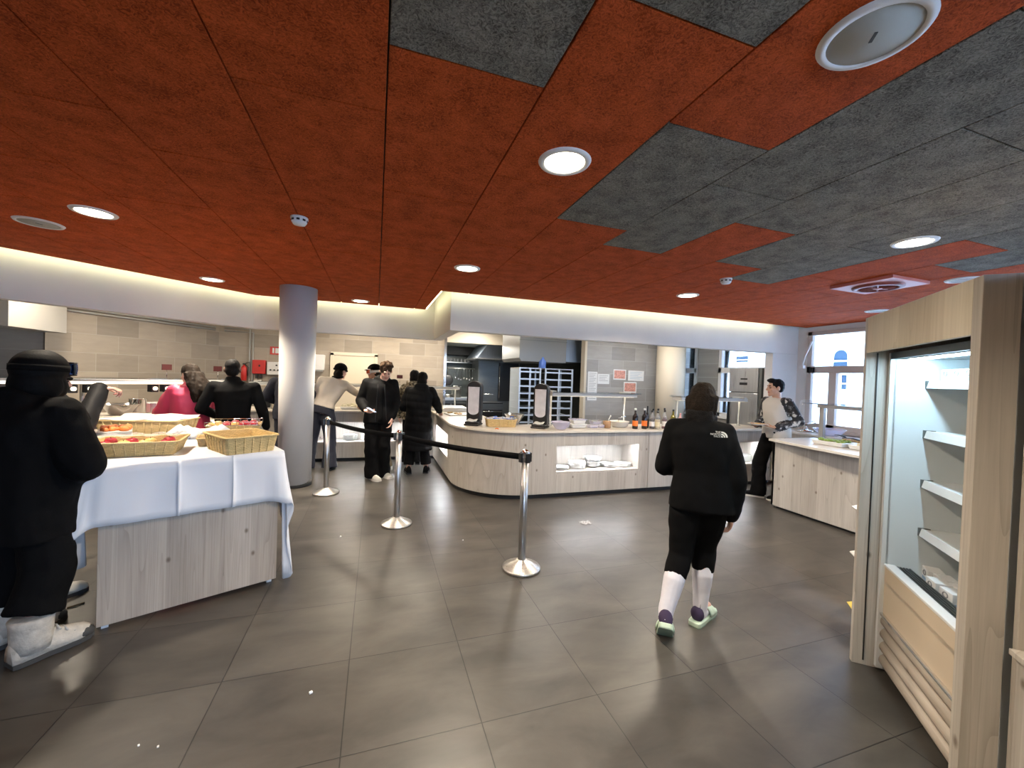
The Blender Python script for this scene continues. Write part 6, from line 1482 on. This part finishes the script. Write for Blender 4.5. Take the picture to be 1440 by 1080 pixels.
# ------------------------------------------------------------------ ceiling fixtures
DL = [(-1.79, 3.43, 'downlight over the serving table at the left'), (-1.79, 5.46, 'downlight over the two people at the diagonal counter'), (-.237, 6.037, 'downlight by the ceiling edge, right of the white column'), (.764, 3.694, 'downlight in the middle of the red ceiling, over the belt line'),
      (.785, 1.702, 'large bright downlight nearest the camera, upper centre'), (3.276, 3.707, 'downlight over the aisle in front of the counter, right of centre'), (3.348, 1.725, 'bright downlight in the grey boards on the right'), (5.882, 3.374, 'unlit downlight near the window corner above the display'), (4.82, 2.126, 'unlit downlight half hidden by the top of the wooden display')]
for i, (x, y, lab) in enumerate(DL):
    on = i < 7
    o = thing('downlight', ('lit ' if on else '') + lab if on else lab, 'downlight', (x, y, HC), 0, 'ceiling downlights')
    mb = MB(); mb.lathe([(.088, -.001), (.094, -.010), (.115, -.008), (.120, -.0005)], n=40, cap=False); mb.build('trim_ring', ['whiteplastic'], o)
    mb = MB(); mb.lathe([(.092, -.003), (.09, -.0065), (.001, -.0068)], n=32); mb.build('lens', ['lens_on' if on else 'bottleglass'], o)
    if not on: mb = MB(); mb.lathe([(.09, .0), (.089, -.002), (.001, -.0025)], n=32); mb.build('reflector', ['whiteplastic'], o)
for x, y, lab in ((1.285, .778, 'large round ceiling speaker with grey grille in the red board, upper right'), (-2.322, 3.863, 'round ceiling speaker at the far left, left of a downlight')):
    o = thing('ceiling_speaker', lab, 'speaker', (x, y, HC), .9, 'ceiling speakers')
    mb = MB(); mb.lathe([(.105, -.002), (.106, -.010), (.124, -.009), (.130, -.0005)], n=44, cap=False); mb.build('ring', ['whiteplastic'], o)
    mb = MB(); mb.lathe([(.106, -.002), (.105, -.007), (.001, -.009)], n=44); g = mb.build('grille', ['speaker_mesh'] if 'speaker_mesh' in M else ['greyplastic'], o)
    mb = MB(); mb.b2(-.018, .018, -.004, .004, -.0105, -.008); mb.build('badge', ['black'], g)
for x, y, lab in ((-.503, 2.969, 'white smoke detector on the red ceiling, left'), (3.066, 2.981, 'white smoke detector on the red ceiling, right')):
    o = thing('smoke_detector', lab, 'smoke detector', (x, y, HC), 0, 'smoke detectors')
    mb = MB(); mb.lathe([(.052, 0), (.053, -.012), (.046, -.014), (.046, -.030), (.036, -.046), (.001, -.050)], n=28); mb.build('housing', ['whiteplastic'], o)
    mb = MB(); [mb.box((.0455 * math.cos(t), .0455 * math.sin(t), -.022), (.006, .018, .012), t) for t in [2 * PI * j / 8 for j in range(8)]]; mb.build('vent_slots', ['black'], o)
o = thing('air_diffuser', 'square red ceiling air diffuser with a round swirl outlet, right', 'air diffuser', (4.39, 2.52, HC), 0)
mb = MB(); mb.b2(-.255, .255, -.255, .255, -.028, 0); mb.build('plate', ['red_diff'], o, bevel=.004)
mb = MB(); mb.lathe([(.19, -.026), (.185, -.045), (.15, -.050), (.14, -.032)], n=36, cap=False); mb.build('outlet_ring', ['red_dark'], o)
mb = MB(); mb.lathe([(.145, -.029), (.001, -.0292)], n=30); mb.build('throat', ['plinth'], o)
for k in range(12):
    t = 2 * PI * k / 12; mb = MB(); mb.box((.085 * math.cos(t), .085 * math.sin(t), -.040), (.105, .012, .016), rot=Matrix.Rotation(t, 3, 'Z') @ Matrix.Rotation(.5, 3, 'X')); mb.build('vane', ['red_dark'], o)
mb = MB(); mb.lathe([(.035, -.030), (.035, -.050), (.001, -.052)], n=20); mb.build('hub', ['red_diff'], o)

# ------------------------------------------------------------------ scraps on the floor
rn = random.Random(21)
for x, y, s, lab in ((-.261, 2.166, .010, 'white paper scrap on the floor before the serving table, largest of the loose scraps'), (-.894, 2.054, .006, 'tiny white crumb at the lower left of the floor, left of two'), (-.816, 2.025, .006, 'tiny white crumb at the lower left of the floor, right of two'), (-.281, 4.178, .010, 'small white scrap on the floor between the middle and far barrier posts'), (.837, 3.822, .008, 'small white scrap on the floor between the middle and near barrier posts')):
    mb = MB(); mb.box((0, 0, s * .45), (s * 1.6, s * 1.2, s * .9), rn.uniform(0, 3)); o = mb.build('floor_scrap', ['paper'], loc=(x, y, .0005), bevel=s * .2); tag(o, lab, 'scrap', 'scraps on the floor')
mb = MB(); mb.grid([[(-.06 + .12 * i / 6, -.045 + .09 * j / 5, .006 + .008 * math.sin(i * 2.1 + j * 1.7)) for i in range(7)] for j in range(6)], smooth=False); o = mb.build('crumpled_wrapper', [clearplastic('crumpled_film', (.8, .8, .82), .35)], loc=(2.243, 3.968, .003), solid=.001); tag(o, 'crumpled clear wrapper on the floor before the lit niche', 'wrapper')
mb = MB(); mb.tube([(-.03, -.02, .006), (0, .0, .008), (.03, .03, .006)], .006, 6); o = mb.build('food_crumb', ['stalk'], loc=(-1.811, 3.361, 0)); tag(o, 'dark brown crumb on the lit floor left of the serving table, nearer the table leg', 'crumb')
mb = MB(); mb.ball((0, 0, .008), .011, .008, .008); o = mb.build('food_crumb', ['stalk'], loc=(-1.93, 3.60, 0)); tag(o, 'dark brown crumb on the lit floor by the grey shoe', 'crumb')

# ------------------------------------------------------------------ kitchen equipment
o = thing('kitchen_hood', 'big stainless steel extraction hood hanging over the baking trolleys', 'extractor hood', (3.25, 8.1, 0), 0)
mb = MB(); mb.rings([[(-.50, y, 2.0), (-.46, y, 1.93), (.55, y, 1.93), (.55, y, 2.76), (-.50, y, 2.76)] for y in (-.3, .9)], True, False); mb.build('canopy', ['hood_grey'], o, bevel=.004)
mb = MB(); mb.b2(-.51, .56, -.305, -.298, 2.36, 2.375); mb.build('seam', ['darksteel'], o); mb = MB(); mb.b2(.56, .93, -.28, .9, 1.96, 2.76); mb.build('side_duct', ['steel_blue'], o)
def trolley(x, y, w, d, h, n, label, side=False, full=0):
    t = thing('baking_trolley', label, 'trolley', (x, y, 0), 0)
    for px in (-w / 2, w / 2):
        for py in (-d / 2, d / 2):
            mb = MB(); mb.b2(px - .014, px + .014, py - .014, py + .014, .10, h); mb.build('upright', ['alu_blue'], t)
            mb = MB(); mb.cone((px, py - .015, .05), (px, py + .015, .05), .05, .05, 14); mb.build('castor', ['black'], t)
    mb = MB(); mb.b2(-w / 2, w / 2, -d / 2, d / 2, h - .02, h); mb.b2(-w / 2, w / 2, -d / 2, d / 2, .10, .12); mb.build('frame', ['steel'], t)
    for i in range(n):
        z = .25 + (h - .35) * i / (n - 1)
        mb = MB(); mb.b2(-w / 2, w / 2, -d / 2 - .004, -d / 2 + .014, z, z + .030)
        for s in (-1, 1): mb.b2(s * w / 2 - .02, s * w / 2 + .02, -d / 2, d / 2, z, z + .006)
        mb.build('runner', ['alu_blue'], t)
    if side: mb = MB(); mb.b2(-w / 2 - .012, -w / 2, -d / 2, d / 2, .12, h - .02); mb.build('side_sheet', ['alu_blue'], t)
    mb = MB(); mb.b2(-.015, .015, -d / 2 - .006, -d / 2 + .008, .12, h - .02); mb.build('centre_strut', ['alu_blue'], t)
    return t
trolley(2.93, 7.9, .44, .55, 1.80, 11, 'baking trolley on the left, with solid steel side sheet', True); trolley(3.55, 7.86, .60, .55, 1.80, 11, 'open baking trolley on the right with many runners')
for i in range(6):
    z = .25 + 1.45 * (i + 4) / 10 + .007
    o = thing('baking_tray', 'steel baking tray in the left trolley, %s from the bottom of those visible' % ORD[i], 'tray', (2.93, 7.9, z), 0, 'trays in the left trolley'); mb = MB(); mb.box((0, 0, .012), (.40, .52, .022)); mb.build('tray', ['steel_blue'], o, bevel=.004)
lathe_thing('water_bottle', 'blue bottle standing on top of the baking trolleys', 'bottle', 3.27, 7.82, 1.801, [('bottle', 'bluepack', [(.07, 0), (.075, .02), (.075, .15), (.03, .20), (.03, .23), (.001, .23)])])
o = thing('oven_cabinet', 'dark tall oven cabinet at the back of the kitchen, left of the trolleys', 'oven', (3.35, 11.2, 0), 0)
mb = MB(); mb.b2(-.62, .62, 0, .8, .08, 2.05); mb.build('body', ['darksteel'], o, bevel=.006); mb = MB(); mb.b2(-.02, .58, -.03, 0, .9, 2.0); d = mb.build('door', ['black'], o, bevel=.006); mb = MB(); mb.tube([(-.0, -.06, 1.0), (-.0, -.06, 1.9)], .014, 8); mb.build('handle', ['chrome'], d); mb = MB(); mb.b2(-.60, -.05, -.03, 0, .9, 2.0); mb.build('door', ['darksteel'], o); mb = MB(); mb.b2(-.6, .6, -.02, .7, 0, .08); mb.build('foot', ['black'], o)
o = thing('kitchen_bench', 'stainless kitchen bench with dark front in the background', 'bench', (2.15, 11.4, 0), 0)
mb = MB(); mb.b2(-.5, .55, 0, .7, .88, .92); mb.build('bench_top', ['steel'], o); mb = MB(); mb.b2(-.48, .53, .03, .68, .0, .88); mb.build('body', ['darksteel'], o); [(lambda m: (m.b2(x, x + .30, .0, .03, .2, .8), m.build('door', ['black'], o)))(MB()) for x in (-.45, -.1, .2)]
o = thing('kitchen_table', 'stainless prep table just inside the kitchen, left', 'table', (2.05, 10.35, 0), 0)
mb = MB(); mb.b2(-.42, .35, 0, .55, .98, 1.02); mb.build('tabletop', ['steel'], o)
for x in (-.39, .32):
    for y in (.03, .52): mb = MB(); mb.b2(x - .018, x + .018, y - .018, y + .018, 0, .98); mb.build('leg', ['steel'], o)
mb = MB(); mb.b2(-.4, .33, .02, .53, .30, .32); mb.build('lower_shelf', ['steel'], o)
for i, (x, y, r, h, lab) in enumerate(((2.0, 10.55, .13, .24, 'dark stock pot on the prep table'), (1.80, 10.6, .10, .06, 'shallow steel pan on the prep table by the kitchen jamb'))):
    lathe_thing('cooking_pot', lab, 'pot', x, y, 1.021, [('pot', 'darksteel' if i == 0 else 'steel', [(r * .95, 0), (r, .01), (r, h), (r * 1.04, h + .005), (r * .96, h), (r * .94, .015), (.001, .012)])])
o = thing('frying_pan', 'black round pan hanging at the kitchen jamb', 'pan', (1.93, 11.6, 1.45), 0)
mb = MB(); mb.ell((0, 0, 0), ((.17, 0, 0), (0, .03, 0), (0, 0, .17)), 24, 8); mb.build('pan', ['black'], o); mb = MB(); mb.tube([(0, 0, .16), (0, .01, .36)], .012, 6); mb.build('handle', ['black'], o)
mb = MB(); mb.tube([(1.66, 11.62, 1.80), (3.1, 11.62, 1.80)], .012, 8); rl = mb.build('hanging_rail', ['steel']); tag(rl, 'steel rail for ladles across the back of the kitchen', 'rail')
for i in range(9):
    x = 2.15 + .085 * i; o = thing('ladle', 'steel ladle hanging from the kitchen rail, %s from the left' % ORD[i], 'ladle', (x, 11.60, 1.79), 0, 'ladles on the kitchen rail')
    mb = MB(); mb.tube([(0, .0, .012), (0, -.01, 0), (0, 0, -.06), (0, -.01, -.25 - .02 * (i % 3))], .007, 6); mb.build('handle', ['chrome'], o); mb = MB(); mb.ball((0, -.03, -.27 - .02 * (i % 3)), .04, .04, .028); mb.build('cup', ['chrome'], o)
o = thing('kitchen_shelf', 'high wall shelf of glasses at the back of the kitchen', 'shelf', (2.3, 12.2, 1.98), 0); mb = MB(); mb.b2(-.6, .7, 0, .3, 0, .02); mb.build('board', ['steel'], o); mb = MB(); [mb.b2(x, x + .02, .02, .28, -.15, 0) for x in (-.5, .6)]; mb.build('bracket', ['darksteel'], o)
for i in range(10): lathe_thing('drinking_glass', 'drinking glass on the high kitchen shelf, %s from the left' % ORD[i], 'glass', 1.80 + .11 * i, 12.3, 2.0005, [('glass', 'bottleglass', [(.028, 0), (.034, .10), (.031, .10), (.026, .006), (.001, .006)])], 'glasses on the kitchen shelf', 14)
o = thing('long_hood', 'long dark extraction hood over the kitchen range', 'extractor hood', (3.05, 10.4, 0), 0)
mb = MB(); mb.rings([[(-.55, y, 2.08), (.3, y, 2.08), (.3, y, 2.47), (-.25, y, 2.47)] for y in (0, 1.4)], True, False); mb.build('canopy', ['steel_blue'], o); mb = MB(); mb.b2(-.57, .3, -.02, 1.4, 2.05, 2.08); mb.build('lip', ['steel'], o)
o = thing('ceiling_panel_light', 'lit rectangular ceiling light in the kitchen', 'ceiling light', (2.12, 10.45, 2.47), 0); mb = MB(); mb.b2(-.17, .17, -.10, .10, -.02, 0); mb.build('frame', ['whiteplastic'], o); mb = MB(); mb.b2(-.15, .15, -.08, .08, -.024, -.019); mb.build('diffuser', ['tube_on'], o)
o = thing('kitchen_range', 'dark kitchen range with chrome oven rails behind the yellow basket', 'range', (2.72, 9.6, 0), 0)
mb = MB(); mb.b2(-.28, .28, 0, .6, .0, .92); mb.build('body', ['darksteel'], o); mb = MB(); mb.b2(-.26, .26, -.025, 0, .15, .78); dr = mb.build('door', ['black'], o); mb = MB(); mb.tube([(-.24, -.06, .74), (.24, -.06, .74)], .012, 8); mb.build('handle', ['chrome'], dr); mb = MB(); mb.b2(-.28, .28, .02, .58, .92, .95); mb.build('hob', ['black'], o); mb = MB(); mb.tube([(-.2, .3, .95), (-.2, .3, 1.15), (.05, .1, 1.15)], .012, 8); mb.build('tap', ['chrome'], o)

# ------------------------------------------------------------------ lights
def area(name, loc, size, energy, col, rot=(0, 0, 0), shape='DISK', sy=None, spread=None):
    l = bpy.data.lights.new(name, 'AREA'); l.shape = shape; l.size = size; l.energy = energy; l.color = col
    if sy: l.size_y = sy
    if spread: l.spread = spread
    o = bpy.data.objects.new(name, l); COL.objects.link(o); o.location = loc; o.rotation_euler = rot; return o
WARM = (1.0, .87, .69)
DLE = 42.0
for i, (x, y, lab) in enumerate(DL):
    if i < 7: area('down_beam', (x, y, HC - .012), .17, DLE * (.7 if i == 2 else 1), WARM, spread=math.radians(85 if i == 2 else 105 if i == 1 else 152))
# unseen beams added behind the camera to light the near side
for x, y in ((.78, -.35), (3.35, -.3), (-1.8, -.6), (.78, -2.3), (3.35, -2.3)): area('down_beam', (x, y, HC - .012), .17, DLE * .8, WARM, spread=math.radians(130))
for x, y in ((-2.6, 7.3), (-.4, 8.7), (.9, 8.9), (-3.6, 6.4), (2.8, 6.4), (5.0, 6.3), (2.3, 9.3)): area('added_service_fill', (x, y, 2.74), .3, 46.0 if x < 2 else 30.0, WARM if x < 2 else (1, .93, .84))  # unseen lamps added beyond the fascia to brighten service area and lintel
area('kitchen_lamp', (2.12, 10.45, 2.44), .30, 110.0, (1.0, .95, .85))
# daylight enters through the window openings
for a_, b_ in wins:
    l = area('window_portal', (WX + .10, (a_ + b_) / 2, 1.72), a_ - b_, 1.0, (1, 1, 1), (0, PI / 2, 0), 'RECTANGLE', 1.55)
    l.rotation_euler = (PI / 2, 0, PI / 2); l.data.cycles.is_portal = True
for a_, b_ in nwins:
    l = area('window_portal', (6.85 - (a_ + b_) / 2, -3.72, 1.47), b_ - a_, 1.0, (1, 1, 1), (-PI / 2, 0, 0), 'RECTANGLE', 1.95)
    l.rotation_euler = (PI / 2, 0, 0); l.data.cycles.is_portal = True
w = bpy.data.worlds.new('sky'); scene.world = w; w.use_nodes = True; nt = w.node_tree; bg = nt.nodes['Background']
bg.inputs[0].default_value = (.50, .69, 1.0, 1); bg.inputs[1].default_value = 18.0

# ------------------------------------------------------------------ camera
yaw, pitch, roll = map(math.radians, (18.518847, .9051929, -2.0177197))
fw = V((math.sin(yaw) * math.cos(pitch), math.cos(yaw) * math.cos(pitch), -math.sin(pitch))); r0 = V((math.cos(yaw), -math.sin(yaw), 0)); d0 = fw.cross(r0)
rr = r0 * math.cos(roll) + d0 * math.sin(roll); dd = -r0 * math.sin(roll) + d0 * math.cos(roll)
cd = bpy.data.cameras.new('camera'); cam = bpy.data.objects.new('camera', cd); COL.objects.link(cam)
cam.matrix_world = Matrix(((rr.x, -dd.x, -fw.x, 0), (rr.y, -dd.y, -fw.y, 0), (rr.z, -dd.z, -fw.z, 1.58684), (0, 0, 0, 1)))
cd.sensor_width = 36.0; cd.sensor_fit = 'HORIZONTAL'; cd.lens = 570.61 / 1440 * 36; cd.clip_start = .05; cd.clip_end = 200
scene.camera = cam
vs = scene.view_settings; vs.view_transform = 'Standard'; vs.look = 'None'; vs.exposure = 0.0; vs.gamma = 1.0; vs.use_curve_mapping = False
scene.cycles.use_denoising = True; scene.cycles.max_bounces = 8; scene.cycles.sample_clamp_indirect = 6.0
